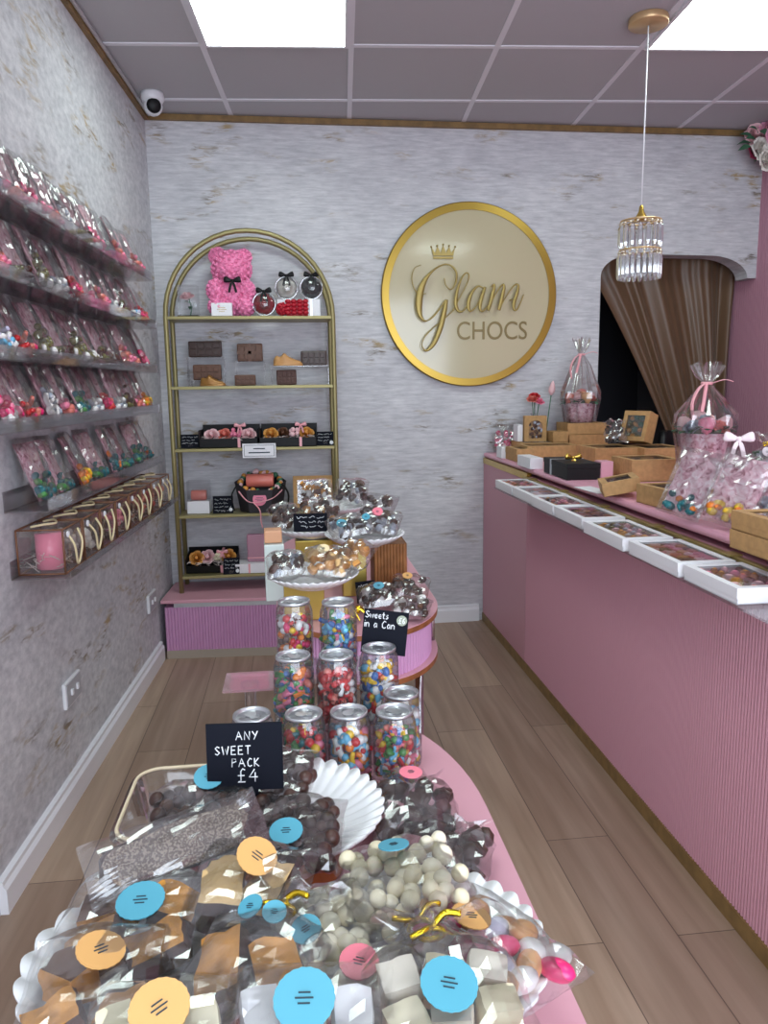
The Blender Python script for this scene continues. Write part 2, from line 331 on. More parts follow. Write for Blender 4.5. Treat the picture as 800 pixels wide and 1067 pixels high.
def panel(i, j, label):
    t = thing('ceiling_light', label, 'ceiling light', tuple(GT @ Vector(((i+.5)*SP, (j+.5)*SP, ZC-.012))), g, 'square ceiling light panels')
    h = SP/2-.012; obj('diffuser', MB().span(-h+.012, h-.012, -h+.012, h-.012, -.002, .004), M_led, t)
    obj('frame', MB().frame(-h, h, -h, h, .014, -.006, .010), M_bar, t)
panel(-1, -2, 'square white ceiling light panel above the left part of the shop')
panel(2, -2, 'square white ceiling light panel at the right edge, beside the pendant')
panel(-1, -6, 'square ceiling light panel over the shop front, out of the picture'); panel(2, -6, 'square ceiling light panel over the counter front, out of the picture')

# ------------------------------------------------------------------ fixed things on walls and ceiling
def rose(mb, c, r, mi=0, seed=0, T=None):
    rr = random.Random(seed); X = Matrix.Translation(c) @ (T if T is not None else I4)
    mb.lathe([(0, -.5*r), (.30*r, -.3*r), (.30*r, .15*r), (.22*r, .34*r), (.08*r, .38*r), (.10*r, .2*r), (0, .1*r)], 8, mi, True, X)
    for ring, (n, rad, hz, curl) in enumerate(((3, .36, .42, .02), (4, .56, .36, .10), (5, .78, .22, .22), (5, .98, .02, .34))):
        for k in range(n):
            a = 2*PI*(k+ring*.41)/n + rr.uniform(-.15, .15); hw = PI/n*1.42
            def fn(u, v, rad=rad, hz=hz, a=a, hw=hw, curl=curl):
                p = (u-.5)*2; q = a+p*hw*(.55+.45*math.sin(PI*min(1, v+.12)))
                R_ = r*(rad*(.45+.55*math.sin(v*PI/2)) - .07*p*(1 if ring % 2 else -1) + (curl*(v-.75)*1.6 if v > .75 else 0))
                z = r*(-.55+v*(hz+.55) - .16*p*p*v - (curl*.5 if v > .95 else 0))
                return (R_*math.cos(q), R_*math.sin(q), z)
            mb.grid(fn, 5, 4, mi, True, X)
    return mb
# dome camera
t = thing('security_camera', 'white dome security camera with a black lens in the ceiling corner', 'camera', (-.817, 3.97, ZC))
obj('base', MB().lathe([(.052, 0), (.054, -.012), (.054, -.03), (.047, -.042)], 24), M_white, t)
obj('eyeball', MB().sphere((0, 0, -.058), .045, 20, 12), M_white, t)
d = Vector((.35, -1, -.25)).normalized(); q = d.to_track_quat('Z', 'Y').to_matrix().to_4x4()
obj('lens', MB().lathe([(0, .049), (.022, .0475), (.031, .042), (.034, .034), (.030, .028)], 20, T=Matrix.Translation((0, 0, -.058)) @ q), M_black, t)
# crystal pendant
t = thing('pendant_light', 'crystal pendant light on a long white cord above the counter', 'pendant light', (1.26, 3.15, ZC))
M_rg = mat('rose_gold', (204, 170, 126), .35, metal=.5)
obj('ceiling_rose', MB().lathe([(.074, 0), (.076, -.004), (.076, -.024), (.073, -.028)], 32), M_rg, t)
obj('cord', MB().tube([(0, 0, -.028), (0, 0, -.70)], .0028, 6), M_white, t)
obj('cap', MB().lathe([(.004, -.69), (.008, -.695), (.011, -.715), (.026, -.742), (.028, -.748)], 16), M_gold, t)
rg = MB()
for z_, R_ in ((-.752, .078), (-.865, .080)): rg.tube([(R_*math.cos(a*PI/16), R_*math.sin(a*PI/16), z_) for a in range(32)], .004, 6, closed=True)
for k in range(3): a = k*PI/3; rg.tube([(.078*math.cos(a), .078*math.sin(a), -.752), (-.078*math.cos(a), -.078*math.sin(a), -.752)], .003, 5)
for k in range(4): a = k*PI/2+.4; rg.tube([(.078*math.cos(a), .078*math.sin(a), -.752), (.08*math.cos(a), .08*math.sin(a), -.865)], .0018, 4)
obj('ring_frame', rg, M_rg, t)
M_cry = clear('crystal', (.90, .91, .94), .22, .8, .20, .05, (.9, .9, .93))
def prism_c(x, y, z, h, r):
    m = MB(); m.lathe([(0, 0), (r*.8, -.006), (r, -.018), (r, -h+.016), (r*.55, -h)], 5, 0, False, TR(x, y, z)); return m
for z_, R_, n_, h_ in ((-.765, .078, 16, .088), (-.880, .080, 22, .098)):
    for k in range(n_):
        a = 2*PI*k/n_; obj('crystal', prism_c(R_*math.cos(a), R_*math.sin(a), z_, h_, .0105), M_cry, t)
bd = MB()
for z_, R_ in ((-.762, .079), (-.874, .082), (-.886, .082)):
    for k in range(18): a = 2*PI*k/18; bd.sphere((R_*math.cos(a), R_*math.sin(a), z_), .0062, 6, 4)
o = obj('beads', bd, mat('crystal_bead', (238, 226, 200), .1, metal=.5), t); o['kind'] = 'stuff'
# round shop sign
SX = .773; t = thing('shop_sign', 'round cream shop sign with a gold rim reading Glam CHOCS under a crown', 'sign', (SX, yb(SX), 1.873), RB)
RX = Matrix.Rotation(PI/2, 4, 'X')
M_face = mat('cream_acrylic', (192, 182, 148), .16, coat=.5, bump=.12, bscale=2.2)
obj('face', MB().lathe([(.455, .004), (.455, .030), (0, .030)], 96, 0, False, RX), M_face, t)
obj('rim', MB().lathe([(.452, .004), (.452, .036), (.490, .036), (.495, .031), (.495, .004)], 96, 0, False, RX, closed=True), mat('sign_gold', (164, 136, 62), .3, metal=.85), t)
def sp(px, py, y=-.062): return ((px/5.333+420-490.5)*.00542, y, -(py/5.333+245-306)*.00542)
M_let = mat('letter_gold', (166, 146, 84), .4, metal=.5)
def script(mb, pts, ws, k=7):
    P = cr([sp(*p) for p in pts], k); W = [v.x for v in cr([(w_, 0, 0) for w_ in ws], k)]
    return mb.tube(P, [max(w_, .8)*.001016 for w_ in W], 8, 0, False, True, None, flat=.005, up=(0, 1, 0))
gl = MB()
script(gl, [(228, 240), (236, 275), (265, 297), (290, 262), (294, 212), (270, 178), (226, 168), (172, 195), (125, 245), (97, 310), (88, 380), (97, 435), (125, 461), (165, 440), (205, 395), (236, 350)],
       [3, 3, 3, 5, 6, 5, 4, 5, 12, 20, 20, 12, 4, 4, 4, 5])
script(gl, [(240, 350), (226, 420), (205, 500), (170, 580), (128, 618), (104, 590), (120, 545), (165, 500), (222, 455), (280, 405)], [9, 14, 15, 12, 6, 3, 3, 3, 3, 3])
script(gl, [(126, 318), (88, 320), (60, 285), (52, 230), (68, 186), (100, 172)], [3, 3, 3, 3, 2, 2])
obj('letter_G', gl, M_let, t)
m_ = MB(); script(m_, [(272, 412), (318, 330), (354, 262), (362, 222), (346, 212), (320, 245), (297, 310), (290, 370), (304, 408), (330, 410), (362, 372)], [3, 3, 3, 4, 4, 5, 9, 11, 8, 4, 3]); obj('letter_l', m_, M_let, t)
m_ = MB(); script(m_, [(446, 292), (414, 280), (382, 310), (362, 360), (362, 398), (378, 410), (410, 375), (446, 298)], [3, 5, 8, 11, 9, 5, 3, 3]); script(m_, [(452, 284), (432, 345), (424, 394), (440, 412), (474, 376)], [8, 11, 9, 4, 3]); obj('letter_a', m_, M_let, t)
m_ = MB(); script(m_, [(486, 284), (504, 274), (490, 340), (470, 408)], [3, 7, 11, 9]); script(m_, [(470, 405), (500, 340), (538, 282), (556, 272), (556, 300), (542, 360), (530, 406)], [3, 3, 4, 6, 9, 11, 9])
script(m_, [(530, 405), (572, 330), (614, 276), (636, 274), (632, 312), (614, 370), (616, 404), (636, 396), (668, 324)], [3, 3, 4, 6, 9, 10, 6, 4, 3]); obj('letter_m', m_, M_let, t)
ft = bpy.data.curves.new('chocs', 'FONT'); ft.body = 'CHOCS'; ft.size = .137; ft.extrude = .002; ft.space_character = 1.0
fo = bpy.data.objects.new('chocs_curve', ft); C.objects.link(fo); bpy.context.view_layer.update()
me = bpy.data.meshes.new_from_object(fo.evaluated_get(bpy.context.evaluated_depsgraph_get())); bpy.data.objects.remove(fo)
xs = [v.co.x for v in me.vertices]; ys = [v.co.y for v in me.vertices]; k = .401/(max(xs)-min(xs)); x0 = min(xs); y0 = min(ys); ky = .099/(max(ys)-min(ys)); a = sp(304, 560, -.0325)
me.transform(Matrix.Translation(a) @ RX @ Matrix.Diagonal((k, ky, 1, 1)) @ Matrix.Translation((-x0, -y0, 0))); me.materials.append(mat('letter_bronze', (128, 112, 72), .45, metal=.4)); obj('lettering', me, None, t)
cw = MB(); b0 = sp(172, 135, -.04); b1 = sp(282, 135, -.04); cx_, cz_ = (b0[0]+b1[0])/2, b0[2]; hw = (b1[0]-b0[0])/2
cw.prism([(-hw, 0), (hw, 0), (hw, .011), (-hw, .011)], .034, .040, 0, Matrix.Translation((cx_, 0, cz_)) @ RX)
pl_ = [(-hw, .016), (hw, .016)]
for k_ in range(4, -1, -1):
    u = (k_-2)/2; pl_.append((u*hw*1.18, .060+.012*(1-abs(u))))
    if k_: pl_.append(((k_-2.5)/2*hw*1.05, .030))
cw.prism(pl_, .034, .040, 0, Matrix.Translation((cx_, 0, cz_)) @ RX)
for k_ in range(5): u = (k_-2)/2; cw.sphere((cx_+u*hw*1.18, -.037, cz_+.063+.012*(1-abs(u))), .0055, 8, 5)
obj('crown', cw, M_let, t)
for p in ((95, 380), (225, 430), (300, 350), (430, 350), (600, 350), (180, 560)): x_, _, z_ = sp(*p); obj('standoff', MB().tube([(x_, -.028, z_), (x_, -.06, z_)], .004, 6), M_let, t)
# wall sockets
for y_, z_, lb in ((2.55, .375, 'white wall socket low on the left wall, nearer the camera'), (3.72, .355, 'white wall socket low on the left wall, close to the pink plinth')):
    t = thing('wall_socket', lb, 'socket', (XL, y_, z_), 0, 'sockets on the left wall')
    obj('backplate', MB().span(0, .012, -.075, .075, -.045, .045), M_white, t, .003); obj('faceplate', MB().span(.012, .0145, -.068, .068, -.038, .038), mat('grey_plate', (176, 176, 182), .4), t)
    [obj('switch', MB().span(.0145, .021, q, q+.014, -.008, .012), M_white, t) for q in (.02, -.034)]
# flower garland in the corner
t = thing('flower_garland', 'cluster of pink and white artificial roses high on the pink wall', 'flowers', (2.40, 4.33, 2.66))
M_rp = mat('rose_pink', (232, 160, 186), .6); M_rw = mat('rose_white', (238, 232, 224), .6); M_rd = mat('rose_deep', (190, 70, 110), .6); M_rl = mat('rose_blush', (240, 196, 200), .6)
for k, (x, y, z, r, m_) in enumerate(((-.03, -.08, -.03, .062, M_rw), (-.005, -.10, -.095, .055, M_rw), (.03, -.12, .03, .065, M_rp), (-.04, -.02, .065, .06, M_rl), (.035, -.17, -.05, .055, M_rd), (.02, -.06, .085, .06, M_rp), (.03, -.22, .04, .06, M_rl), (.0, .03, .0, .055, M_rd), (.03, -.24, -.05, .05, M_rp))):
    obj('rose', rose(MB(), (x, y, z), r, 0, k, Euler((1.3+.3*math.sin(k), -.5, .3*math.cos(k))).to_matrix().to_4x4()), m_, t)
lf = MB()
for k in range(16):
    a = rnd.uniform(0, 6.28); b = rnd.uniform(-.9, .9); T = TR(-.01, -.09, 0, rnd.uniform(-1, 1), rnd.uniform(-.6, .6), a) @ TR(.09, 0, 0)
    lf.grid(lambda u, v: (v*.07, (u-.5)*.036*math.sin(PI*min(.999, v+.02)), .012*math.sin(v*PI)+.006*abs(u-.5)), 2, 4, 0, True, T)
obj('leaves', lf, M_leaf, t)
# tied-back curtain
def cur(u, v):
    z = 2.14-1.44*v; lx = 1.555+(.70*max(0, (v-.08)/.92)**.92); x = lx+(2.462-lx)*(u+.035*math.sin(9*u+2*v))
    amp = .007+.016*u; wv = math.sin(u*2*PI*5.2+2.4*math.sin(u*5.1)+1.1*v)*(amp*1.5)*(.8+.2*v) + .0035*math.sin(u*2*PI*13+3*v+4*math.sin(u*9))*(.3+u)
    return (x, yb(x)+.235+wv, z)
t = thing('curtain', 'brown satin curtain tied back across the arched opening', 'curtain', (0, 0, 0))
obj('drape', MB().grid(cur, 150, 30), M_satin, t)
obj('curtain_rod', MB().tube([(1.50, yb(1.5)+.235, 2.15), (2.47, yb(2.47)+.235, 2.15)], .01, 8), M_brown, t)
tag(obj('leaning_pole', MB().tube([(1.68, 4.75, .02), (1.53, 5.5, 1.75)], .022, 8), mat('navy_pole', (40, 52, 84), .5)), 'dark blue pole leaning in the dark stock room behind the opening', 'pole')

# ------------------------------------------------------------------ pink fluted plinth and the arched shelf
t = thing('display_plinth', 'low pink fluted plinth in the back left corner under the arched shelf', 'plinth', (0, 0, 0))
pb = MB().span(-.889, .10, 3.872, 4.235, .045, .275); flute(pb, (-.889, 3.872), (1, 0), (0, -1), .989, .045, .275, .0155, .006)
obj('fluted_body', pb, M_flute, t)
obj('top', MB().span(-.905, .11, 3.862, 4.245, .297, .315), M_pink, t, .003); obj('metal_strip', MB().span(-.84, .10, 3.866, 4.235, .275, .297), M_steel, t)
obj('kick_board', MB().span(-.889, .10, 3.868, 4.235, 0, .045), mat('stone_kick', (164, 152, 138), .5), t)
SH = (-.404, 4.02, .315)
t = thing('arched_shelf', 'tall arched brass shelf unit with five shelves against the back wall', 'shelf unit', SH, RB)
def archp(R_, y, h): return [(-R_, y, 0), (-R_, y, h*.5)] + [(R_*math.cos(PI-PI*i/24), y, h+R_*math.sin(PI-PI*i/24)) for i in range(25)] + [(R_, y, h*.5), (R_, y, 0)]
for nm, y, R_ in (('front_frame', .011, .420), ('rear_frame', .205, .415)): obj(nm, MB().tube(archp(R_, y, 1.428), .0125, 8), M_brass, t)
SZ = [1.747, 1.398, 1.079, .731, .405]
for z in SZ: obj('shelf', MB().span(-.413, .413, .004, .212, z-.315-.016, z-.315), M_brass, t, .002)

# ------------------------------------------------------------------ counter
CA = (.862, 4.366, 0); CR = .0498
CT = Matrix.Translation(CA) @ Matrix.Rotation(CR, 4, 'Z')
def cl(x, y, z): return tuple(CT @ Vector((x, y, z)))     # counter frame: x into the counter, y along it, z up
t = thing('shop_counter', 'long pink fluted shop counter along the right side', 'counter', CA, CR)
cb = MB().span(.004, .86, -3.6, -.86, .05, .955); flute(cb, (.004, -3.6), (0, 1), (-1, 0), 2.74, .05, .94, .0125, .0045)
obj('fluted_front', cb, M_flute if False else M_cpink, t)
obj('end_panel', MB().span(0, .86, -.858, -.02, .05, .955), M_cpink, t)
obj('kick_strip', MB().span(-.004, .84, -3.6, -.02, 0, .05), M_wood, t)
tp = MB(); prof = [(.012, .972), (.004, .976), (0, .984), (.0, .990), (.004, .997), (.012, 1.0), (.88, 1.0), (.88, .972)]
tp.prism(prof, -3.6, -.02, 0, XZ); obj('worktop', tp, mat('worktop_pink', (232, 170, 190), .35), t)
obj('gold_strip', MB().span(-.003, .02, -.858, -.02, .940, .972), M_gold, t)
gs = MB().span(-.012, .004, -3.6, -.86, .945, .955).span(-.020, -.008, -3.6, -.86, .950, .958)
for k in range(7): gs.span(-.03, .004, -.98-k*.40-.02, -.98-k*.40+.02, .958, .962)
obj('gold_rail', gs, mat('rail_gold', (176, 156, 96), .35, metal=.6), t)
obj('acrylic_ledge', MB().span(-.172, .004, -3.0, -.90, .912, .917).span(-.004, .004, -3.0, -.90, .917, .944), M_acry, t)

# ------------------------------------------------------------------ small generators
def cell_grid(w, h, t, seed, crump=.006, nu=14, nv=18, neck=None, pad=.0):
    """sealed cellophane pouch lying in x-y, thickness along z; neck = (v where it is tied, neck half width)"""
    mb = MB(); o = seed*7.31
    for side in (1, -1):
        def fn(u, v, side=side):
            x = (u-.5)*w; y = v*h; e = (1-abs(2*u-1)**2.6)*(1-abs(2*v-1)**3.0)
            z = side*t*.5*e**.55 if e > 0 else 0
            if neck:
                vt, nw = neck; k = max(0, 1-abs(v-vt)/.20); k = k*k*(3-2*k); x *= (1-k)+k*nw/(w*.5); z *= (1-k*.55)
                if v > vt: z += side*0; x *= 1+.0*v; z += .012*math.sin(u*17+o)*(v-vt)/(1-vt+.01)
            n = crump*(abs(nzv((x, y, side), 20, o))*2.1+nzv((x, y, side), 42, o)*.8)
            n2 = crump*.6*nzv((x, y, side), 40, o+9)
            return (x+n2, y+n2, z+side*n*(.35+.65*min(1, e*3)))
        mb.grid(fn, nu, nv, 0, False)
    return mb
def scallop(r, n=22, amp=.013): return [(r*(1+amp*math.cos(n*2*PI*k/88))*math.cos(2*PI*k/88), r*(1+amp*math.cos(n*2*PI*k/88))*math.sin(2*PI*k/88)) for k in range(88)]
def sticker(parent, loc, rot, r, m, oval=1.0, lines=3):
    """scalloped paper sticker with a few lines of small print"""
    T = Matrix.Translation(loc) @ Euler(rot).to_matrix().to_4x4() @ Matrix.Diagonal((1, oval, 1, 1))
    st = MB().prism(scallop(r), 0, .0012, 0, T)
    for k in range(lines):
        l = r*(.20 if k != 1 else .30); y = (1-k)*r*.17
        st.box((0, y, .0016), (2*l, r*.045, .0006), 1, T)
    o = obj('sticker', st, [m, M_print], parent); return o
def lump(mb, c, d, seed, mi=0, T=None, mtop=None, amp=.22):
    """rough cut block such as a piece of tray bake, its top in material mtop"""
    n = 5; X = Matrix.Translation(c) @ (T if T is not None else I4); rr = seed*3.7
    for ax in range(3):
        for sg in (-1, 1):
            def fn(u, v):
                p = [0, 0, 0]; p[ax] = sg*.5; p[(ax+1) % 3] = (u-.5)*sg; p[(ax+2) % 3] = v-.5
                q = Vector(p); q = q*(1-.34*max(0, q.length-.5)); s_ = 1+amp*noise.noise(Vector((q.x*2.6+rr, q.y*2.6, q.z*2.6+rr)))
                q = q*s_; return (q.x*d[0], q.y*d[1], q.z*d[2])
            mb.grid(fn, n, n, (mtop if (mtop is not None and ax == 2 and sg > 0) else mi), True, X)
    return mb
def candy(mb, c, r, kind, mi, T, mi2=0):
    if kind == 0: mb.sphere(c, r, 8, 5, mi)
    elif kind == 1: mb.sphere(c, (r*1.25, r*.85, r*.8), 8, 5, mi, T)
    elif kind == 2: mb.tube([Matrix.Translation(c) @ T @ Vector((x*r*1.5, .35*r*abs(x), 0)) for x in (-1, -.5, 0, .5, 1)], [r*.5, r*.62, r*.62, r*.62, r*.5], 7, mi)
    elif kind == 3: mb.lathe([(r*.45, -.35*r), (r, -.35*r), (r, .35*r), (r*.45, .35*r)], 10, mi, True, Matrix.Translation(c) @ T, closed=True)
    elif kind == 4:
        for q, m2 in ((-.3, mi), (.3, mi2)): mb.box((0, 0, q*r), (1.9*r, .9*r, .55*r), m2, Matrix.Translation(c) @ T)
    else:
        mb.lathe([(r*.3, -.5*r), (r*.95, -.4*r), (r*.75, .3*r), (r*.2, .6*r)], 8, mi, True, Matrix.Translation(c) @ T)
def rot(r_): return Euler((r_.uniform(0, 6.28), r_.uniform(0, 6.28), r_.uniform(0, 6.28))).to_matrix().to_4x4()
# single-stroke handwriting
GLY = {'A': [[(0, 0), (.4, 1), (.8, 0)], [(.15, .4), (.65, .4)]], 'N': [[(0, 0), (.05, 1), (.65, 0), (.7, 1)]], 'Y': [[(0, 1), (.35, .5)], [(.7, 1), (.2, 0)]],
 'S': [[(.6, .85), (.3, 1), (.05, .8), (.3, .5), (.6, .25), (.3, 0), (0, .15)]], 'W': [[(0, 1), (.2, 0), (.42, .7), (.62, 0), (.85, 1)]], 'E': [[(.6, 1), (.05, 1), (0, 0), (.6, 0)], [(.03, .52), (.5, .52)]],
 'T': [[(0, 1), (.7, 1)], [(.35, 1), (.33, 0)]], 'P': [[(0, 0), (.05, 1), (.5, .95), (.55, .65), (.05, .5)]], 'C': [[(.6, .85), (.35, 1), (.05, .6), (.1, .15), (.35, 0), (.6, .15)]], 'K': [[(0, 0), (.03, 1)], [(.55, 1), (.05, .45), (.6, 0)]],
 'H': [[(0, 0), (0, 1)], [(.55, 0), (.55, 1)], [(0, .5), (.55, .5)]], '£': [[(.6, .9), (.4, 1), (.25, .8), (.25, .1), (.0, 0), (.6, 0)], [(0, .48), (.55, .48)]], '4': [[(.45, .95), (.0, .35), (.7, .35)], [(.5, .7), (.48, 0)]], '6': [[(.45, 1), (.1, .5), (.1, .15), (.35, 0), (.55, .2), (.4, .45), (.1, .3)]],
 'w': [[(0, .6), (.15, 0), (.32, .5), (.48, 0), (.65, .6)]], 'e': [[(.05, .3), (.5, .35), (.4, .6), (.15, .55), (.05, .25), (.2, 0), (.5, .1)]], 't': [[(.22, .95), (.2, .1), (.4, 0)], [(0, .62), (.45, .62)]], 's': [[(.42, .55), (.2, .62), (.08, .45), (.4, .2), (.2, 0), (0, .08)]],
 'i': [[(.1, .6), (.1, 0)], [(.1, .82), (.11, .86)]], 'n': [[(.02, .6), (.02, 0)], [(.02, .4), (.25, .6), (.42, .45), (.44, 0)]], 'a': [[(.42, .5), (.2, .6), (.03, .3), (.15, 0), (.4, .2), (.44, .6), (.48, 0)]], 'h': [[(0, 1), (0, 0)], [(0, .4), (.22, .6), (.4, .45), (.42, 0)]],
 'o': [[(.22, .6), (.02, .3), (.22, 0), (.42, .3), (.22, .6)]], 'c': [[(.42, .5), (.2, .6), (.03, .3), (.2, 0), (.45, .1)]], 'l': [[(.1, 1), (.1, 0)]], 'p': [[(.03, .6), (.0, -.35)], [(.02, .5), (.3, .6), (.42, .3), (.2, 0), (.02, .1)]], 'r': [[(.02, .6), (.02, 0)], [(.02, .4), (.2, .6), (.35, .55)]],
 'm': [[(0, .6), (0, 0)], [(0, .4), (.15, .6), (.27, .45), (.28, 0)], [(.28, .4), (.44, .6), (.55, .45), (.56, 0)]], 'g': [[(.42, .55), (.15, .6), (.03, .3), (.2, .05), (.42, .3)], [(.42, .6), (.42, -.2), (.15, -.35), (0, -.2)]], 'd': [[(.42, .45), (.2, .6), (.03, .3), (.2, 0), (.42, .2)], [(.44, 1), (.44, 0)]],
 'L': [[(0, 1), (0, 0), (.5, 0)]], 'O': [[(.3, 1), (.0, .5), (.3, 0), (.62, .5), (.3, 1)]], 'R': [[(0, 0), (.03, 1), (.5, .95), (.5, .6), (.05, .5), (.55, 0)]], 'M': [[(0, 0), (.05, 1), (.38, .3), (.7, 1), (.75, 0)]], 'X': [[(0, 0), (.6, 1)], [(.6, 0), (0, 1)]]}
def write(mb, s, x, z, h, r, y=-.0015, mi=0, T=None, sp_=.24, slope=0.):
    for ch in s:
        if ch == ' ': x += h*.5; continue
        wd = 0
        for st in GLY[ch]:
            P = [(x+px*h*.9, y, z+slope*(x)+pz*h) for px, pz in st]; wd = max(wd, max(px for px, _ in st)); mb.tube(P, r, 5, mi, False, True, T)
        x += (wd*.9+sp_)*h
    return x
def scrawl(mb, x0, x1, z, a, r, y, T, seed):
    rr = random.Random(seed*13+int(x0*1000)); x = x0
    while x < x1-.006:
        e = min(x1, x+rr.uniform(.015, .032)); n_ = max(3, int((e-x)/.0032))
        mb.tube([(x+(e-x)*k/n_, y, z+a*rr.uniform(-.9, 1)) for k in range(n_+1)], r, 4, 0, False, True, T); x = e+.006
def kraft_box(name, label, x, y, z, rz, w, d, h, fill, m=None, group=None, border=.022, world=False, rot_=None, film=True, cat='box'):
    """card box with a film window in its lid; fill = (materials, seed, style)"""
    t = thing(name, label, cat, (x, y, z) if world else cl(x, y, z), CR+rz if not world else rz, group, rot_)
    m = m or M_kraft; k = .0025
    b = MB().span(-w/2, w/2, -d/2, d/2, 0, k).span(-w/2, w/2, -d/2, -d/2+k, 0, h-k).span(-w/2, w/2, d/2-k, d/2, 0, h-k).span(-w/2, -w/2+k, -d/2, d/2, 0, h-k).span(w/2-k, w/2, -d/2, d/2, 0, h-k)
    obj('base', b, m, t)
    e = .0012; l = MB().frame(-w/2-e, w/2+e, -d/2-e, d/2+e, border, h-k, h); hs = min(.030, h*.62)
    for q in ((-w/2-e, w/2+e, -d/2-e, -d/2), (-w/2-e, w/2+e, d/2, d/2+e), (-w/2-e, -w/2, -d/2, d/2), (w/2, w/2+e, -d/2, d/2)): l.span(*q, h-hs, h-k)
    obj('lid', l, m, t)
    if film: obj('window_film', MB().span(-w/2+.01, w/2-.01, -d/2+.01, d/2-.01, h-k-.0012, h-k-.0006), M_film, t)
    mats, seed, style = fill; r_ = random.Random(seed); f = MB(); nm = len(mats)
    nx = max(2, int(w/.032)); ny = max(2, int(d/.032))
    f.span(-w/2+k, w/2-k, -d/2+k, d/2-k, k, h*.35, 0)
    for i in range(nx):
        for j in range(ny):
            cx_ = -w/2+.012+(i+.5)*(w-.024)/nx + r_.uniform(-.004, .004); cy_ = -d/2+.012+(j+.5)*(d-.024)/ny+r_.uniform(-.004, .004); s_ = r_.uniform(.012, .018); zz = h*.62
            if style == 'lump': lump(f, (cx_, cy_, zz), (s_*1.9, s_*1.7, min(h*.5, .03)), i*9+j+seed, r_.randrange(nm), TR(rz=r_.uniform(0, 3)))
            else: f.sphere((cx_, cy_, zz), (s_, s_*r_.uniform(.6, 1), min(h*.33, s_)), 8, 5, r_.randrange(nm), TR(rz=r_.uniform(0, 3)))
    o = obj('sweets', f, mats, t); o['kind'] = 'stuff'; return t

# ------------------------------------------------------------------ goods on the arched shelf
def loc_s(x, z, y=4.10): return (x, y, z)
z1, z2, z3, z4, z5 = SZ
t = thing('rose_case', 'clear display case with one pink rose on the left end of the top shelf', 'rose case', (-.722, 4.10, z1+.001))
obj('base', MB().span(-.052, .052, -.045, .045, 0, .008), M_black, t)
obj('case', MB().span(-.048, .048, -.042, .042, .008, .158), M_film, t)
obj('bloom', rose(MB(), (-.008, -.005, .112), .034, 0, 3, Euler((.5, -.1, 0)).to_matrix().to_4x4()), M_rl, t)
s_ = MB().tube(cr([(.004, .005, .008), (.012, .005, .05), (0, .002, .105)]), .003, 6)
for a, z_ in ((2.6, .07), (.3, .06), (3.8, .085), (5.2, .04)): s_.grid(lambda u, v: (v*.034, (u-.5)*.026*math.sin(PI*min(.999, v+.02)), .010*math.sin(PI*v)), 2, 4, 0, True, TR(.004, 0, z_, 0, -.3, a))
obj('stem', s_, M_leaf, t)
# rose teddy bear
t = thing('teddy_bear', 'bright pink teddy bear made of foam roses on the top shelf', 'teddy bear', (-.500, 4.122, z1+.009))
ELL = [((0, .005, .235), (.100, .078, .092)), ((0, 0, .105), (.082, .07, .105)), ((-.068, .01, .300), (.042, .03, .040)), ((.062, .01, .295), (.040, .03, .038)), ((0, -.062, .215), (.045, .035, .036)),
       ((-.080, -.03, .125), (.044, .045, .055)), ((.080, -.03, .120), (.038, .042, .052)), ((-.068, -.045, .045), (.050, .055, .046)), ((.070, -.045, .045), (.046, .055, .046))]
be = MB(); rb = random.Random(5)
for c, r in ELL: be.sphere(c, tuple(q*.93 for q in r), 14, 9, 0)
for c, r in ELL:
    n_ = int(3800*(r[0]*r[1]+r[0]*r[2]+r[1]*r[2])/.9*1.3)
    for k in range(max(40, min(n_, 130))):
        zz = 1-2*(k+.5)/max(40, min(n_, 130)); ph = k*2.39996; s2 = math.sqrt(1-zz*zz); p = Vector((c[0]+r[0]*s2*math.cos(ph), c[1]+r[1]*s2*math.sin(ph), c[2]+r[2]*zz))
        if any(((p.x-c2[0])/(r2[0]*.9))**2+((p.y-c2[1])/(r2[1]*.9))**2+((p.z-c2[2])/(r2[2]*.9))**2 < 1 for c2, r2 in ELL if c2 != c): continue
        nrm = Vector(((p.x-c[0])/r[0]**2, (p.y-c[1])/r[1]**2, (p.z-c[2])/r[2]**2)).normalized(); T = nrm.to_track_quat('Z', 'Y').to_matrix().to_4x4()
        s3 = rb.uniform(.0095, .012); be.lathe([(s3*.9, -.004), (s3, .002), (s3*.72, .006), (s3*.62, .002), (s3*.4, .0075), (0, .005)], 7, 0, False, Matrix.Translation(p) @ T)
obj('body', be, M_bear, t)
def bow(parent, c, s, m, tails=True, name='bow'):
    b = MB(); X = Matrix.Translation(c)
    for sg in (-1, 1):
        b.lathe([(.10*s, 0), (.22*s, .30*s), (.36*s, .70*s), (.36*s, .95*s), (.20*s, 1.04*s), (0, .98*s)], 10, 0, True, X @ TR(0, 0, 0, 0, sg*(PI/2-.22), 0) @ TR(s=(1, .5, 1)))
        if tails: b.tube(cr([(0, -.1*s, 0), (sg*.25*s, -.2*s, -.6*s), (sg*.42*s, -.12*s, -1.35*s)], 5), [.1*s]*3+[.2*s]*8, 4, 0, False, False, X, flat=.03*s, up=(0, 1, 0))
    b.sphere(c, (.2*s, .22*s, .22*s), 8, 6); return obj(name, b, m, parent)
bow(t, (.012, -.082, .165), .042, M_black)
t = thing('gift_card', 'small white gift box in front of the pink teddy bear', 'gift box', (-.545, 4.026, z1+.001)); obj('box', MB().span(-.052, .052, -.008, .014, 0, .064), M_wbox, t, .002)
k_ = MB()
for i, l in enumerate((.018, .024, .014)): k_.span(-l, l, -.0092, -.0082, .030+.009*(1-i), .032+.009*(1-i))
obj('print', k_, M_gold, t)
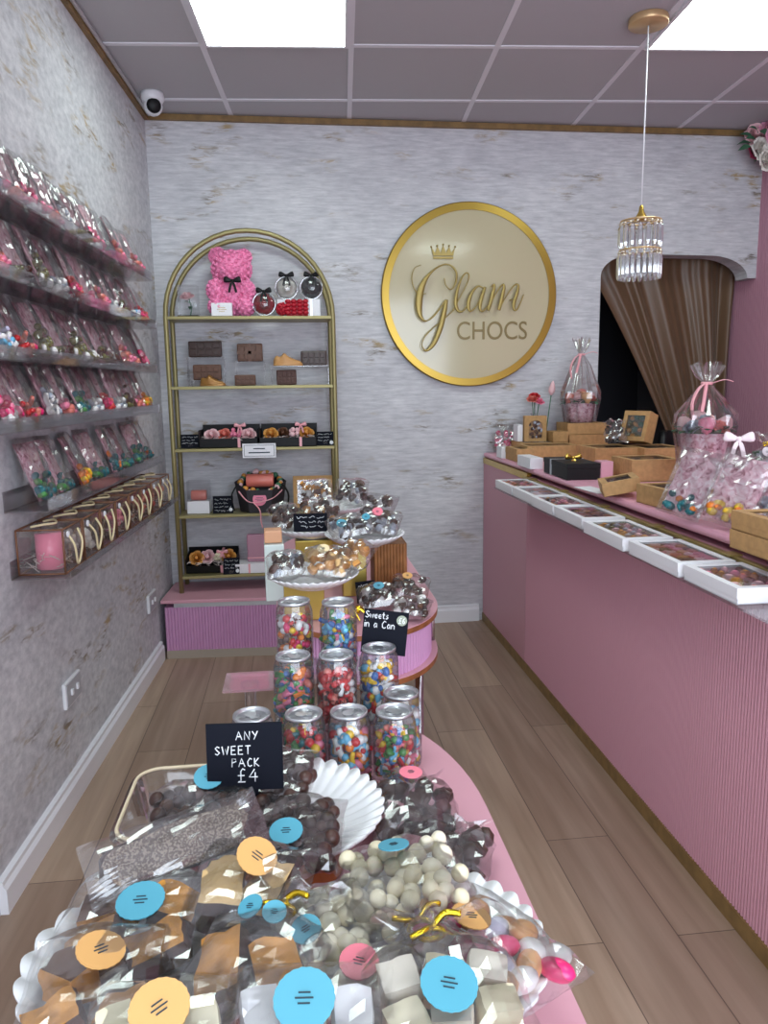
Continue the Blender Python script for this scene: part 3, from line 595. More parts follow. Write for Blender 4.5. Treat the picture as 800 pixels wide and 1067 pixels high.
def rose_ball(label, x, y, z, m, R_=.056):
    t = thing('rose_globe', label, 'rose globe', (x, y, z), 0, 'round clear rose globes on the top shelf')
    obj('globe', MB().shell([(R_*math.cos(a), R_*.62*math.sin(a)) for a in [(-PI/2+PI*i/12) for i in range(13)]], 28, 0, Matrix.Translation((0, 0, R_)) @ RX), M_glass, t)
    obj('rim', MB().tube([(R_*1.02*math.cos(a*PI/18), -.004, R_+R_*1.02*math.sin(a*PI/18)) for a in range(36)], .0035, 6, closed=True), M_chrome, t)
    obj('bloom', rose(MB(), (0, -.012, R_), .046, 0, int(x*100), Euler((PI/2, 0, 0)).to_matrix().to_4x4()), m, t); bow(t, (.002, -.02, 2*R_+.004), .038, M_black); return t
M_rred = mat('rose_red', (176, 16, 40), .5); M_rblk = mat('rose_charcoal', (60, 62, 68), .6)
rose_ball('clear globe holding a red rose, beside the pink teddy bear', -.334, 4.048, z1+.005, M_rred)
for lb, x, m_ in (('clear globe holding a white rose, left of two standing on boxes', -.222, M_rw), ('clear globe holding a charcoal rose at the right end of the top shelf', -.094, M_rblk)):
    rose_ball(lb, x, 4.13, z1+.093, m_)
t = thing('gift_box', 'white gift box under the globe with the white rose', 'gift box', (-.215, 4.13, z1+.001)); obj('box', MB().span(-.055, .055, -.05, .05, 0, .086), M_wbox, t, .002)
t = thing('gift_box', 'white gift box under the globe with the charcoal rose', 'gift box', (-.095, 4.13, z1+.001)); obj('box', MB().span(-.048, .046, -.05, .05, 0, .086), M_wbox, t, .002); obj('lid_edge', MB().span(-.006, .006, -.053, -.05, 0, .086), M_steel, t)
t = thing('rose_box', 'square block of red foam roses at the front of the top shelf', 'rose box', (-.168, 4.052, z1+.001))
f = MB()
for i in range(4):
    for j in range(4): f.sphere((-.045+.03*i, -.012, .014+.019*j), (.016, .014, .011), 7, 5, 0)
obj('roses', f, M_rred, t); obj('box', MB().span(-.055, .055, -.010, .022, 0, .078), M_rred, t, .003)
t = thing('rose_ball', 'small round cluster of red foam roses beside the red rose block', 'rose ball', (-.243, 4.045, z1+.001)); f = MB()
for k in range(34):
    zz = 1-2*(k+.5)/34; ph = k*2.4; s2 = math.sqrt(1-zz*zz); f.sphere((.027*s2*math.cos(ph), .02*s2*math.sin(ph), .034+.027*zz), .0085, 6, 4, 0)
f.sphere((0, 0, .034), (.027, .02, .03), 10, 7); obj('roses', f, M_rred, t)
# chocolate bars and shoes on the second shelf
def bar_choc(label, x, z, w, h, m, wrap=False, y=4.11, stand=True, bowm=None):
    t = thing('chocolate_slab', label, 'chocolate', (x, y, z), 0, 'chocolate slabs on the second shelf')
    b = MB().span(-w/2, w/2, -.012, .012, 0, h)
    obj('slab', b, m, t, .006)
    r_ = MB(); nx = 4
    for i in range(nx):
        for j in range(2): r_.span(-w/2+.008+i*(w-.016)/nx+.003, -w/2+.008+(i+1)*(w-.016)/nx-.003, -.0165, -.012, .008+j*(h-.016)/2+.003, .008+(j+1)*(h-.016)/2-.003)
    obj('relief', r_, m, t, .002)
    if wrap: obj('ribbon', MB().span(-.008, .008, -.0195, -.018, 0, h).span(-w/2, w/2, -.0195, -.018, h*.42, h*.58), m, t)
    return t
def riser(label, x, y, z, w, h, d=.06):
    t = thing('acrylic_riser', label, 'riser', (x, y, z), 0, 'clear acrylic risers on the second shelf')
    obj('top', MB().span(-w/2, w/2, -d/2, d/2, h-.003, h), M_acry, t)
    for sg in (-1, 1): obj('leg', MB().span(sg*w/2-.0015, sg*w/2+.0015, -d/2, d/2, 0, h-.003), M_acry, t)
riser('clear riser carrying the wide dark chocolate slab', -.655, 4.15, z2+.001, .19, .150); bar_choc('wide dark chocolate slab raised at the upper left of the second shelf', -.658, z2+.152, .172, .082, M_dark, y=4.15)
bar_choc('milk chocolate slab standing behind the gold chocolate shoe', -.650, z2+.032, .146, .080, M_milk, y=4.13)
riser('low clear riser under the milk chocolate slab at the left', -.650, 4.13, z2+.001, .16, .030)
riser('clear riser carrying the ribboned chocolate slab', -.425, 4.14, z2+.001, .15, .124); bar_choc('milk chocolate slab with a moulded ribbon raised in the middle', -.425, z2+.126, .132, .092, M_milk, True, y=4.14)
bar_choc('small brown chocolate slab on the shelf below the ribboned one', -.449, z2+.001, .108, .055, M_milk, y=4.08)
riser('wide clear riser under the caramel chocolate shoe and its dark slab', -.165, 4.11, z2+.001, .30, .098, .08); bar_choc('dark chocolate slab beside the caramel shoe at the right end', -.090, z2+.100, .136, .076, M_dark, y=4.12)
bar_choc('small square textured chocolate slab under the wide riser at right', -.236, z2+.001, .103, .078, mat('textured_chocolate', (84, 52, 42), .5, bump=.8, bscale=70), y=4.10)
def shoe(label, x, y, z, m, L_=.17, flip=1):
    t = thing('chocolate_shoe', label, 'chocolate shoe', (x, y, z)); b = MB(); q = L_/.17
    tab = [(0, .030), (.05, .052), (.12, .060), (.22, .052), (.30, .062), (.36, .076), (.42, .070), (.50, .056), (.62, .044), (.75, .036), (.88, .030), (.96, .022), (1, .008)]
    def ht(u):
        for (a, h0), (c, h1) in zip(tab, tab[1:]):
            if u <= c: return h0+(h1-h0)*(u-a)/(c-a)
        return .008
    def fn(u, v):
        a = PI*v; wd = (.021+.010*math.sin(PI*min(1, u*1.15)))*min(1, math.sqrt(max(0, 1-((u-.5)/.5)**8)))+.002
        return (flip*(-L_/2+u*L_), -wd*math.cos(a)*q*(1 if v not in (0, 1) else 1.05), (0 if v in (0, 1) else ht(u)*math.sin(a)**.45*q))
    b.grid(fn, 30, 14, 0, True); b.add([fn(i_/30, 0) for i_ in range(31)]+[fn(i_/30, 1) for i_ in range(31)], [(i_, i_+1, 32+i_, 31+i_) for i_ in range(30)]); obj('shoe', b, m, t)
    obj('sole', MB().grid(lambda u, v: (fn(u, 0)[0]*1.02, fn(u, 0)[1]*(1-2*v)*1.12, .0), 20, 1).grid(lambda u, v: (fn(u, v)[0]*1.02, fn(u, 0 if v < .5 else 1)[1]*1.12, .010*(1 if .2 < v < .8 else 0)), 20, 3), m, t)
    for k in range(4): u = .44+.07*k; obj('lace', MB().tube([(flip*(-L_/2+u*L_), -.014*q, ht(u)*q*.93), (flip*(-L_/2+u*L_), 0, ht(u)*q+.002), (flip*(-L_/2+u*L_), .014*q, ht(u)*q*.93)], .002, 5), m, t)
shoe('caramel coloured chocolate shoe on the wide clear riser at right', -.225, 4.085, z2+.100, mat('caramel_chocolate', (196, 146, 92), .4), .15)
shoe('small gold brown chocolate shoe at the front left of the second shelf', -.612, 4.05, z2+.001, mat('bronze_chocolate', (158, 112, 58), .3, metal=.3), .13)
# price cards, trays and boxes on the lower shelves
def price_card(label, x, y, z, w, h, lines, lean=.18, dot=True, rz=0):
    t = thing('price_card', label, 'price card', (x, y, z), rz, 'small black price cards on the arched shelf')
    T = Matrix.Rotation(-lean, 4, 'X'); obj('card', MB().span(-w/2, w/2, -.0015, .0015, 0, h, 0, T), M_chalk, t); tx = MB()
    for i in range(lines): scrawl(tx, -w*.42, w*(.40-.12*(i % 2)), h*(.80-.22*i), h*.055, .0009, -.0022, T, i)
    if dot: tx.sphere((0, 0, 0), (.010, .001, .010), 12, 6, 0, T @ Matrix.Translation((w*.38, -.0025, h*.2)))
    obj('handwriting', tx, M_ink, t); obj('stand', MB().span(-.012, .012, .002, .030, 0, .002).span(-.012, .012, .0, .003, 0, .02), M_acry, t); return t
price_card('black price card on the left end of the third shelf', -.745, 4.05, z3+.001, .098, .072, 3, dot=False)
price_card('black price card on the right end of the third shelf', -.043, 4.06, z3+.001, .090, .074, 3)
price_card('black price card beside the black hexagonal gift box', -.592, 4.05, z4+.001, .106, .092, 4)
def card_tray(label, x, y, z, w, d, h, fill_fn, rz=0, name='gift_tray', tilt=0.):
    t = thing(name, label, 'gift tray', (x, y, z), rz, None, (tilt, 0, rz)); k = .003
    b = MB().span(-w/2, w/2, -d/2, d/2, 0, k).span(-w/2, w/2, -d/2, -d/2+k, 0, h*.42).span(-w/2, w/2, d/2-k, d/2, 0, h).span(-w/2, -w/2+k, -d/2, d/2, 0, h*.8).span(w/2-k, w/2, -d/2, d/2, 0, h*.8); obj('tray', b, M_black, t)
    fill_fn(t, w, d, h); return t
def fill_roses(mats, n, ribbon, seed):
    def f_(t, w, d, h):
        r_ = random.Random(seed)
        sh = MB()
        for k in range(60): c = (r_.uniform(-w*.46, w*.46), r_.uniform(-d*.42, d*.4), .03+r_.uniform(0, .02)); sh.tube([Vector(c)+Vector((r_.uniform(-.02, .02), r_.uniform(-.02, .02), r_.uniform(-.008, .012))) for _ in range(4)], .0018, 4)
        o = obj('shredded_paper', sh, M_shred, t); o['kind'] = 'stuff'
        for k in range(n):
            xx = -w*.42+(k+.5)*w*.84/n; m_ = mats[k % len(mats)]; b = MB()
            if k % 3 == 2:
                for q in range(9): b.sphere((xx+r_.uniform(-.02, .02), r_.uniform(-.03, .02), .052+r_.uniform(0, .036)), r_.uniform(.010, .015), 7, 5)
            else: rose(b, (xx, -.012+.014*(k % 2), .068), .037, 0, seed+k, Euler((.9, 0, 0)).to_matrix().to_4x4())
            obj('chocolate', b, m_, t)
        obj('ribbon', MB().span(w*ribbon-.007, w*ribbon+.007, -d/2-.002, -d/2-.0005, 0, h*.43).span(w*ribbon-.007, w*ribbon+.007, -d/2-.002, d/2, h*.92, h*.925), M_ribbon, t); bow(t, (w*ribbon, -.01, h*.95), .03, M_ribbon)
    return f_
M_sal = PAL['salmon']; M_pnk = PAL['pink']
card_tray('left open black gift tray of pink chocolates on the third shelf', -.545, 4.11, z3+.001, .305, .15, .115, fill_roses([M_rl, M_sal, M_pnk], 4, .18, 11))
card_tray('right open black gift tray of chocolates with a pink bow on the third shelf', -.236, 4.11, z3+.001, .300, .15, .115, fill_roses([M_caramel, M_milk, M_rl], 4, .22, 23))
t = thing('shelf_sign', 'white notice card hanging on the front edge of the third shelf', 'sign', (-.385, 4.008, z3-.052)); obj('card', MB().span(-.086, .086, -.002, .001, 0, .074), M_wbox, t)
sb = MB().frame(-.078, .078, .008, .066, .0018, 0, .0008, 0, Matrix.Translation((0, -.0022, 0)) @ RX)
sb.span(-.030, .030, -.003, -.0022, .045, .050).span(-.055, .055, -.003, -.0022, .024, .030)
obj('print', sb, M_print, t)
t = thing('gift_box', 'white gift box, pink sweet under a clear lid, left end of fourth shelf', 'gift box', (-.722, 4.10, z4+.001))
obj('box', MB().span(-.058, .058, -.045, .045, 0, .066), M_wbox, t, .002); obj('clear_lid', MB().span(-.056, .056, -.043, .043, .066, .172), M_film, t); obj('sweet', MB().tube([(-.04, 0, .094), (.04, 0, .094)], .027, 14), M_sal, t, .004)
t = thing('hexagonal_gift_box', 'black hexagonal gift box of pink chocolates with a pink ribbon', 'gift box', (-.395, 4.105, z4+.001))
hx = [(.138*math.cos(PI/3*k), .095*math.sin(PI/3*k)) for k in range(6)]; hb = [(.112*math.cos(PI/3*k), .082*math.sin(PI/3*k)) for k in range(6)]
b = MB(); hz = lambda y: .160+.45*y
vs = [(x, y, 0) for x, y in hb]+[(x, y, hz(y)) for x, y in hx]+[(x*.96, y*.96, hz(y)) for x, y in hx]+[(x*.94, y*.94, .105) for x, y in hx]
b.add(vs, [tuple(range(5, -1, -1))]+[(q*6+i, q*6+(i+1) % 6, q*6+6+(i+1) % 6, q*6+6+i) for q in range(3) for i in range(6)]+[tuple(range(18, 24))]); obj('box', b, mat('charcoal_card', (44, 42, 48), .5), t)
obj('cake_roll', MB().tube([(-.072, -.012, .166), (.072, -.012, .166)], [.036, .036], 18), M_sal, t, .006)
f = MB(); r_ = random.Random(4)
for k in range(44): a = r_.uniform(0, 6.28); f.sphere((.108*math.cos(a), .068*math.sin(a), .148+.045*math.sin(a)+r_.uniform(0, .016)), r_.uniform(.010, .017), 7, 5, k % 3)
o = obj('sweets', f, [M_rl, M_caramel, M_leaf], t); o['kind'] = 'stuff'
obj('badge', MB().lathe([(.036, 0), (.036, .003)], 28, 0, False, TR(.0, -.079, .075, PI/2-.12, 0, 0)), PAL['pink'], t)
b = MB()
for l_, z_ in ((.018, .082), (.024, .074), (.014, .066)): b.span(-l_, l_, -.0845, -.0835, z_, z_+.002)
obj('print', b, M_print, t)
rbn = MB().tube(cr([(-.112, -.048, .115), (-.05, -.087, .060), (.06, -.088, .075), (.118, -.05, .118)], 6), .006, 6, flat=.0015).tube(cr([(-.035, -.088, .06), (.0, -.10, .02), (.006, -.105, -.04), (.012, -.105, -.075)], 6), .008, 6, flat=.0015)
obj('ribbon', rbn, M_ribbon, t); obj('handle', MB().tube(cr([(.122, -.03, .145), (.150, -.045, .09), (.140, -.04, .01)], 6), .010, 6, flat=.003), M_black, t); obj('handle', MB().tube(cr([(-.122, -.03, .145), (-.150, -.045, .09), (-.140, -.04, .01)], 6), .010, 6, flat=.003), M_black, t)
kraft_box('window_box', 'kraft box with a silver window standing upright at the right of the fourth shelf', -.116, 4.165, z4+.003, 0, .21, .17, .05, ([M_milk, M_dark, M_caramel], 31, 'ball'), world=True, rot_=(PI/2-.12, 0, 0)).location = (-.116, 4.165, z4+.091)
card_tray('open black tray of wrapped sweets tilted on the bottom shelf', -.668, 4.118, z5+.016, .27, .13, .10, fill_roses([M_caramel, M_rl, M_cream], 4, .2, 41), 0, 'gift_tray', .20)
price_card('black price card in front of the black tray on the bottom shelf', -.560, 4.020, z5+.001, .086, .088, 3, .3)
t = thing('gift_bag', 'clear pink gift packet standing on the white box on the bottom shelf', 'gift packet', (-.41, 4.09, z5+.053)); obj('packet', MB().span(-.068, .068, -.02, .02, 0, .15), clear('pink_clear', (.96, .70, .82), .10, .5, .35, .1, (.9, .5, .66)), t, .006); obj('ribbon', MB().span(-.068, .068, -.021, -.0205, .02, .026), M_ribbon, t)
t = thing('gift_box', 'flat white gift box under the pink packet on the bottom shelf', 'gift box', (-.44, 4.09, z5+.001)); obj('box', MB().span(-.10, .10, -.06, .06, 0, .05), M_wbox, t, .002); obj('ribbon', MB().span(-.03, -.02, -.061, -.06, 0, .051), M_ribbon, t)

# ------------------------------------------------------------------ acrylic ledges on the left wall with packets of sweets
ROWS = [('top', 1.868, 1.70, 3.62), ('second', 1.662, 1.70, 3.66), ('third', 1.462, 1.70, 3.63), ('fourth', 1.283, 1.70, 3.62), ('fifth', 1.052, 2.165, 3.60)]
LX = XL+.125
for nm, z, a, b in ROWS:
    t = thing('acrylic_ledge', 'clear acrylic ledge on the left wall, %s of the five holding packets' % nm, 'wall shelf', (XL, 0, z), 0, 'acrylic ledges on the left wall')
    obj('base', MB().span(.003, .125, a, b, -.004, 0), M_acry, t); obj('front_lip', MB().span(.122, .126, a, b, 0, .034), M_acry, t); obj('back_plate', MB().span(.0005, .004, a, b, -.004, .055), M_acry, t)
POUCH = [cell_grid(.136, .200, .026, k, .0055, 12, 16).mesh('sweet_pouch', M_cello) for k in range(5)]
def card_mesh(k):
    b = MB(); o = k*3.1
    b.grid(lambda u, v: ((u-.5)*.118, .012+v*.176, -.008+.004*math.sin(u*5+o)+.004*nzv((u, v, o), 4)), 6, 8); return b
CARD = [card_mesh(k).mesh('backing_paper', M_paper if k != 2 else M_paperd) for k in range(3)]
def sweets_mesh(names, seed, kinds=(0, 1, 5), n=22, spread=.05):
    b = MB(); r_ = random.Random(seed)
    for k in range(n):
        r = r_.uniform(.0105, .0155); c = (r_.uniform(-.046, .046), .020+abs(r_.gauss(0, spread*.6)), r_.uniform(-.003, .006)); m1 = r_.randrange(len(names))
        candy(b, c, r, r_.choice(kinds), m1, rot(r_), r_.randrange(len(names)))
    return b.mesh('sweets', [PAL[q] for q in names])
KINDS = {'salmon pink': (['salmon', 'pink', 'salmon'], (1, 2)), 'olive and cream': (['olive', 'white', 'olive'], (0, 3)), 'red': (['red', 'hot', 'salmon'], (1, 2)), 'pale blue and white': (['lilac', 'white', 'sky'], (1, 2)),
         'dark cola': (['cola', 'brown', 'olive'], (5, 1)), 'teal': (['teal', 'teal', 'green'], (1, 5)), 'orange': (['orange', 'yellow', 'orange'], (1, 0)), 'white and grey': (['white', 'grey', 'white'], (1, 2)), 'teal and orange': (['teal', 'orange', 'teal'], (1, 5)), 'blush pink': (['pink', 'hot', 'white'], (0, 1)), 'brown and white': (['brown', 'white', 'cola'], (3, 1))}
SW = {k: [sweets_mesh(v[0], i*2+q, v[1], 15 if q else 22, .030 if q else .05) for q in (0, 1)] for i, (k, v) in enumerate(KINDS.items())}
ORD = ['nearest', 'second', 'third', 'fourth', 'fifth', 'sixth', 'seventh', 'eighth', 'ninth', 'tenth', 'eleventh', 'twelfth', 'thirteenth']
ROWK = [['salmon pink', 'red', 'white and grey', 'salmon pink', 'blush pink', 'salmon pink', 'white and grey', 'dark cola', 'blush pink', 'teal', 'salmon pink', 'olive and cream', 'salmon pink'],
        ['olive and cream', 'olive and cream', 'salmon pink', 'dark cola', 'olive and cream', 'white and grey', 'red', 'blush pink', 'salmon pink', 'white and grey', 'dark cola', 'pale blue and white', 'red'],
        ['pale blue and white', 'white and grey', 'pale blue and white', 'red', 'olive and cream', 'dark cola', 'olive and cream', 'olive and cream', 'dark cola', 'brown and white', 'salmon pink', 'salmon pink', 'blush pink'],
        ['blush pink', 'dark cola', 'blush pink', 'red', 'white and grey', 'salmon pink', 'teal', 'white and grey', 'red', 'white and grey', 'dark cola', 'salmon pink', 'orange'],
        ['teal', 'teal', 'orange', 'teal', 'teal and orange', 'teal', 'teal', 'teal and orange']]
B0 = Matrix(((0, 0, 1), (1, 0, 0), (0, 1, 0)))     # local x -> +y, y -> +z, z -> +x
rp = random.Random(21)
for ri, (nm, z, a, b) in enumerate(ROWS):
    n = 8 if ri == 4 else 13
    y0 = a+.08; step = (b-.06-y0)/(n-1) if ri < 4 else (b-.05-(a+.10))/(n-1)
    if ri == 4: y0 = a+.10
    for k in range(n):
        kind = ROWK[ri][k]; ln = rp.uniform(.33, .43); yaw = rp.uniform(-.12, .14); rl = rp.uniform(-.05, .05)
        R = Matrix.Rotation(yaw, 3, 'Z') @ Matrix.Rotation(-ln, 3, 'Y') @ Matrix.Rotation(rl, 3, 'X') @ B0
        t = thing('sweet_packet', 'packet of %s sweets, %s from near end of %s wall ledge' % (kind, ORD[k], nm), 'sweet packet', (LX-.030-.006*(k % 2), y0+step*k, z+.011), 0, 'cellophane sweet packets on the %s ledge' % nm, R.to_euler())
        obj('pouch', POUCH[(k+ri) % 5], None, t); obj('backing_paper', CARD[(k*2+ri) % 3], None, t); o = obj('sweets', SW[kind][k % 2], None, t); o['kind'] = 'stuff'
# lowest ledge with clear rope-handled gift boxes
t = thing('acrylic_ledge', 'lowest clear acrylic ledge on the left wall, carrying the clear gift boxes', 'wall shelf', (XL, 0, .858), 0, 'acrylic ledges on the left wall')
obj('base', MB().span(.003, .165, 2.17, 3.72, -.004, 0), M_acry, t); obj('front_lip', MB().span(.164, .167, 2.17, 3.72, 0, .018), M_acry, t); obj('back_plate', MB().span(.0005, .004, 2.17, 3.72, -.004, .05), M_acry, t)
GB = [('pink wrapped gift', 'pink'), ('blush paper', 'white'), ('brown chocolates', 'brown'), ('blush sweets', 'pink'), ('brown chocolate eggs', 'brown'), ('pink and brown sweets', 'salmon'), ('red sweets', 'red'), ('salmon sweets', 'salmon')]
def edge_box(w_, d_, h_, r):
    m = MB(); X = (-w_/2, w_/2); Y = (-d_/2, d_/2); Z = (r, h_)
    for y in Y:
        for z in Z: m.tube([(X[0], y, z), (X[1], y, z)], r, 4)
    for x in X:
        for z in Z: m.tube([(x, Y[0], z), (x, Y[1], z)], r, 4)
    for x in X:
        for y in Y: m.tube([(x, y, Z[0]), (x, y, Z[1])], r, 4)
    return m
M_pane = clear('box_pane', (.97, .95, .94), .06, .5, .05, .05, (.8, .72, .70))
for k, (desc, col) in enumerate(GB):
    y = 2.285+k*.182; w_, d_, h_ = .130, .165, .132     # x depth, y along wall, height
    t = thing('clear_gift_box', 'clear rope-handled box of %s, %s from near end of lowest ledge' % (desc, ORD[k]), 'gift box', (XL+.076, y, .8595), 0, 'clear gift boxes with rope handles')
    obj('frame', edge_box(w_, d_, h_, .0028), M_brown, t); obj('panes', MB().box((0, 0, h_/2), (w_-.002, d_-.002, h_-.002)), M_pane, t)
    r_ = random.Random(k); f = MB(); 
    if k == 0:
        f.tube([(.008, -.03, .012), (.008, -.03, .115)], .040, 14); f.tube([(-.02, .045, .012), (-.02, .045, .085)], .032, 12)
    else:
        for q in range(34): f.sphere((r_.uniform(-.045, .045), r_.uniform(-.06, .06), .02+r_.uniform(0, .055)), r_.uniform(.011, .019), 7, 5)
    o = obj('contents', f, PAL[col], t); o['kind'] = 'stuff'
    s_ = MB()
    for q in range(46): c = Vector((r_.uniform(-.05, .05), r_.uniform(-.07, .07), .010+r_.uniform(0, .045))); s_.tube(cr([c+Vector((r_.uniform(-.022, .022), r_.uniform(-.022, .022), r_.uniform(-.008, .016))) for _ in range(3)], 3), .0012, 3)
    o = obj('shredded_paper', s_, M_shred, t); o['kind'] = 'stuff'
    sw = .02*math.sin(k*2.1)
    obj('handle', MB().tube(cr([(w_/2, -.045, h_-.018), (w_/2+.016, -.036+sw, h_-.055), (w_/2+.012, -.005+sw, h_*.12), (w_/2+.016, .032+sw, h_-.06), (w_/2, .045, h_-.018)], 6), .0036, 6), M_rope, t)
    obj('handle', MB().tube(cr([(-.035, -.05, h_+.004), (.0, -.045, h_+.010), (.022, -.01, h_+.008), (.0, .04, h_+.010), (-.035, .05, h_+.004)], 6), .0036, 6), M_rope, t)
    obj('eyelet', MB().lathe([(.010, 0), (.010, .004), (.004, .005)], 12, 0, False, TR(w_/2+.001, -.045, h_-.020, 0, PI/2, 0)), M_white, t)

# ------------------------------------------------------------------ pink display tables in the middle
def stadium(a, y0, y1, b, n=28, grow=0.):
    P = [(( a+grow)*math.cos(PI*k/n), y1+(b+grow)*math.sin(PI*k/n)) for k in range(n+1)]
    return P + [((-a-grow)*math.cos(PI*k/n), y0-(b+grow)*math.sin(PI*k/n)) for k in range(n+1)]
def display_table(label, loc, rz, a, y0, y1, b, ztop, zlow, legs):
    t = thing('display_table', label, 'table', loc, rz)
    top = MB().prism(stadium(a, y0, y1, b), ztop-.016, ztop-.002, 1).prism(stadium(a, y0, y1, b), ztop-.002, ztop, 0); obj('top', top, [M_pink, M_mdf], t)
    low = MB().prism(stadium(a, y0, y1, b), zlow-.016, zlow-.002, 1).prism(stadium(a, y0, y1, b), zlow-.002, zlow, 0); obj('lower_shelf', low, [M_pink, M_mdf], t)
    P = stadium(a, y0, y1, b, 60, -.022); N = len(P); L = [0]
    for k in range(N): p, q = P[k], P[(k+1) % N]; L.append(L[-1]+math.hypot(q[0]-p[0], q[1]-p[1]))
    tot = L[-1]; cnt = round(tot/.013)*4; dr = MB(); vs = []; j = 0
    for k in range(cnt):
        s_ = tot*k/cnt
        while L[j+1] < s_: j += 1
        u = (s_-L[j])/max(1e-9, L[j+1]-L[j]); p, q = P[j], P[(j+1) % N]; x, y = p[0]+(q[0]-p[0])*u, p[1]+(q[1]-p[1])*u
        nx, ny = q[1]-p[1], p[0]-q[0]; l_ = math.hypot(nx, ny) or 1; e = .005*(math.sin(PI*((k % 4)/4))**.7 if k % 4 else 0); vs.append((x+nx/l_*e, y+ny/l_*e))
    n_ = len(vs); dr.add([(x, y, zlow) for x, y in vs]+[(x, y, ztop-.016) for x, y in vs], [(i, (i+1) % n_, n_+(i+1) % n_, n_+i) for i in range(n_)]); obj('fluted_drum', dr, M_flute, t)
    for x, y in legs:
        obj('leg', MB().tube([(x, y, 0), (x, y, zlow-.016)], .012, 12).lathe([(.018, 0), (.018, .008)], 12, 0, True, TR(x, y, 0)), M_chrome, t)
    for sg in (-1, 1): obj('spacer', MB().tube([(sg*(a-.008), y0, zlow), (sg*(a-.008), y0, ztop-.016)], .006, 8), M_chrome, t)
    return t
TZ = .78
display_table('front pink rounded display table covered with sweets', (0, 1.0, 0), .048, .208, -.55, 0, .36, TZ, .65, [(-.15, .12), (.15, .12), (-.15, -.55), (.15, -.55)])
display_table('rear pink rounded display table behind the cans', (.055, 2.1, 0), .0498, .226, 0, .78, .30, TZ, .655, [(.165, -.08), (-.165, -.08), (.165, .85), (-.165, .85)])

# ------------------------------------------------------------------ cans of sweets
def can_prof(): return [(.024, .002), (.0275, .0005), (.0315, .006), (.0325, .014), (.0325, .098), (.0318, .106), (.0290, .114), (.0272, .119)]
CANB = MB().shell(can_prof(), 30).mesh('can_body', M_glass)
lidb = MB().lathe([(.0255, .1185), (.0278, .119), (.0284, .1215), (.0278, .124), (.0262, .1242), (.0250, .1222), (.0240, .1185), (.0225, .1182), (.0218, .1198), (0, .1200)], 30); LID = lidb.mesh('lid', M_steel)
tb = MB().prism([(.009*math.cos(k*PI/8), .009*math.sin(k*PI/8)+.004) for k in range(16)], .1206, .1218).prism([(.0055, -.004), (.0055, -.013), (-.0055, -.013), (-.0055, -.004)], .1206, .1216).tube([(.013*math.cos(k*PI/8), -.006+.010*math.sin(k*PI/8), .1204) for k in range(16)], .0006, 4, closed=True); TAB = tb.mesh('ring_pull', M_steel)
def can_fill(names, seed, kinds):
    b = MB(); r_ = random.Random(seed)
    for k in range(190):
        a = r_.uniform(0, 6.283); R = .0235 if k < 125 else (.014 if k < 176 else r_.uniform(0, .018)); r = r_.uniform(.0052, .0082); zz = (.010+.080*((k*.618) % 1)) if k < 176 else .090+r_.uniform(0, .006)
        candy(b, (R*math.cos(a), R*math.sin(a), zz), r, r_.choice(kinds), r_.randrange(len(names)), rot(r_), r_.randrange(len(names)))
    return b.mesh('sweets', [PAL[q] for q in names])
MIX = {'red and white mixed': (['red', 'white', 'orange', 'hot', 'brown', 'white', 'yellow', 'red'], (0, 1, 5)), 'blue and pink mixed': (['blue', 'pink', 'sky', 'green', 'red', 'white', 'blue', 'yellow'], (2, 4, 1)), 'teal and pink mixed': (['teal', 'pink', 'orange', 'green', 'salmon', 'blue'], (1, 2, 4)),
       'mostly red': (['red', 'red', 'white', 'salmon', 'cola', 'red'], (1, 5, 2)), 'blue, white and red': (['sky', 'white', 'orange', 'red', 'blue', 'yellow', 'white'], (2, 0, 1)), 'pink, yellow and green': (['pink', 'red', 'yellow', 'green', 'salmon', 'teal'], (1, 0, 5)),
       'sky blue, yellow and pink': (['sky', 'yellow', 'pink', 'white', 'red', 'orange', 'sky'], (0, 1, 2)), 'rainbow striped': (['pink', 'blue', 'yellow', 'white', 'red', 'green', 'salmon', 'sky'], (4, 4, 5, 2)), 'pale mixed': (['white', 'pink', 'sky', 'yellow'], (1, 0))}
def can(label, x, y, z, mix, seed):
    t = thing('sweet_can', label, 'can', (x, y, z+.0005), seed*1.3, 'clear cans of sweets with silver lids')
    obj('body', CANB, None, t); o = obj('sweets', can_fill(*((MIX[mix][0], seed, MIX[mix][1]))), None, t); o['kind'] = 'stuff'; ld = obj('lid', LID, None, t); obj('ring_pull', TAB, None, ld); return t
Z2 = TZ+.055; Z3 = TZ+.110
can('clear can of red and white mixed sweets, left in the back row', -.076, 1.303, Z3, 'red and white mixed', 1)
can('clear can of blue and pink mixed sweets, right in the back row', .001, 1.290, Z3, 'blue and pink mixed', 2)
can('clear can of teal and pink mixed sweets, left in the middle row', -.073, 1.178, Z2, 'teal and pink mixed', 3)
cd = can('clear can of mostly red sweets, in the centre of the middle row', -.004, 1.176, Z2, 'mostly red', 4)
can('clear can of blue, white and red sweets in front of the Sweets sign', .066, 1.200, Z2, 'blue, white and red', 5)
can('clear can of pink, yellow and green sweets, left in the front row', -.054, 1.079, TZ, 'pink, yellow and green', 6)
can('clear can of sky blue and yellow sweets, middle of the front row', .013, 1.079, TZ, 'sky blue, yellow and pink', 7)
can('clear can of rainbow striped sweets, right in the front row', .081, 1.075, TZ, 'rainbow striped', 8)
can('clear can half hidden behind the rainbow striped can', .097, 1.143, TZ, 'pale mixed', 9)
can('clear can mostly hidden behind the ANY SWEET PACK sign', -.131, 1.082, TZ, 'pale mixed', 10)
ltr = MB(); 
ft = bpy.data.curves.new('can_text', 'FONT'); ft.body = 'CAN'; ft.size = .012; fo = bpy.data.objects.new('can_text', ft); C.objects.link(fo); bpy.context.view_layer.update()
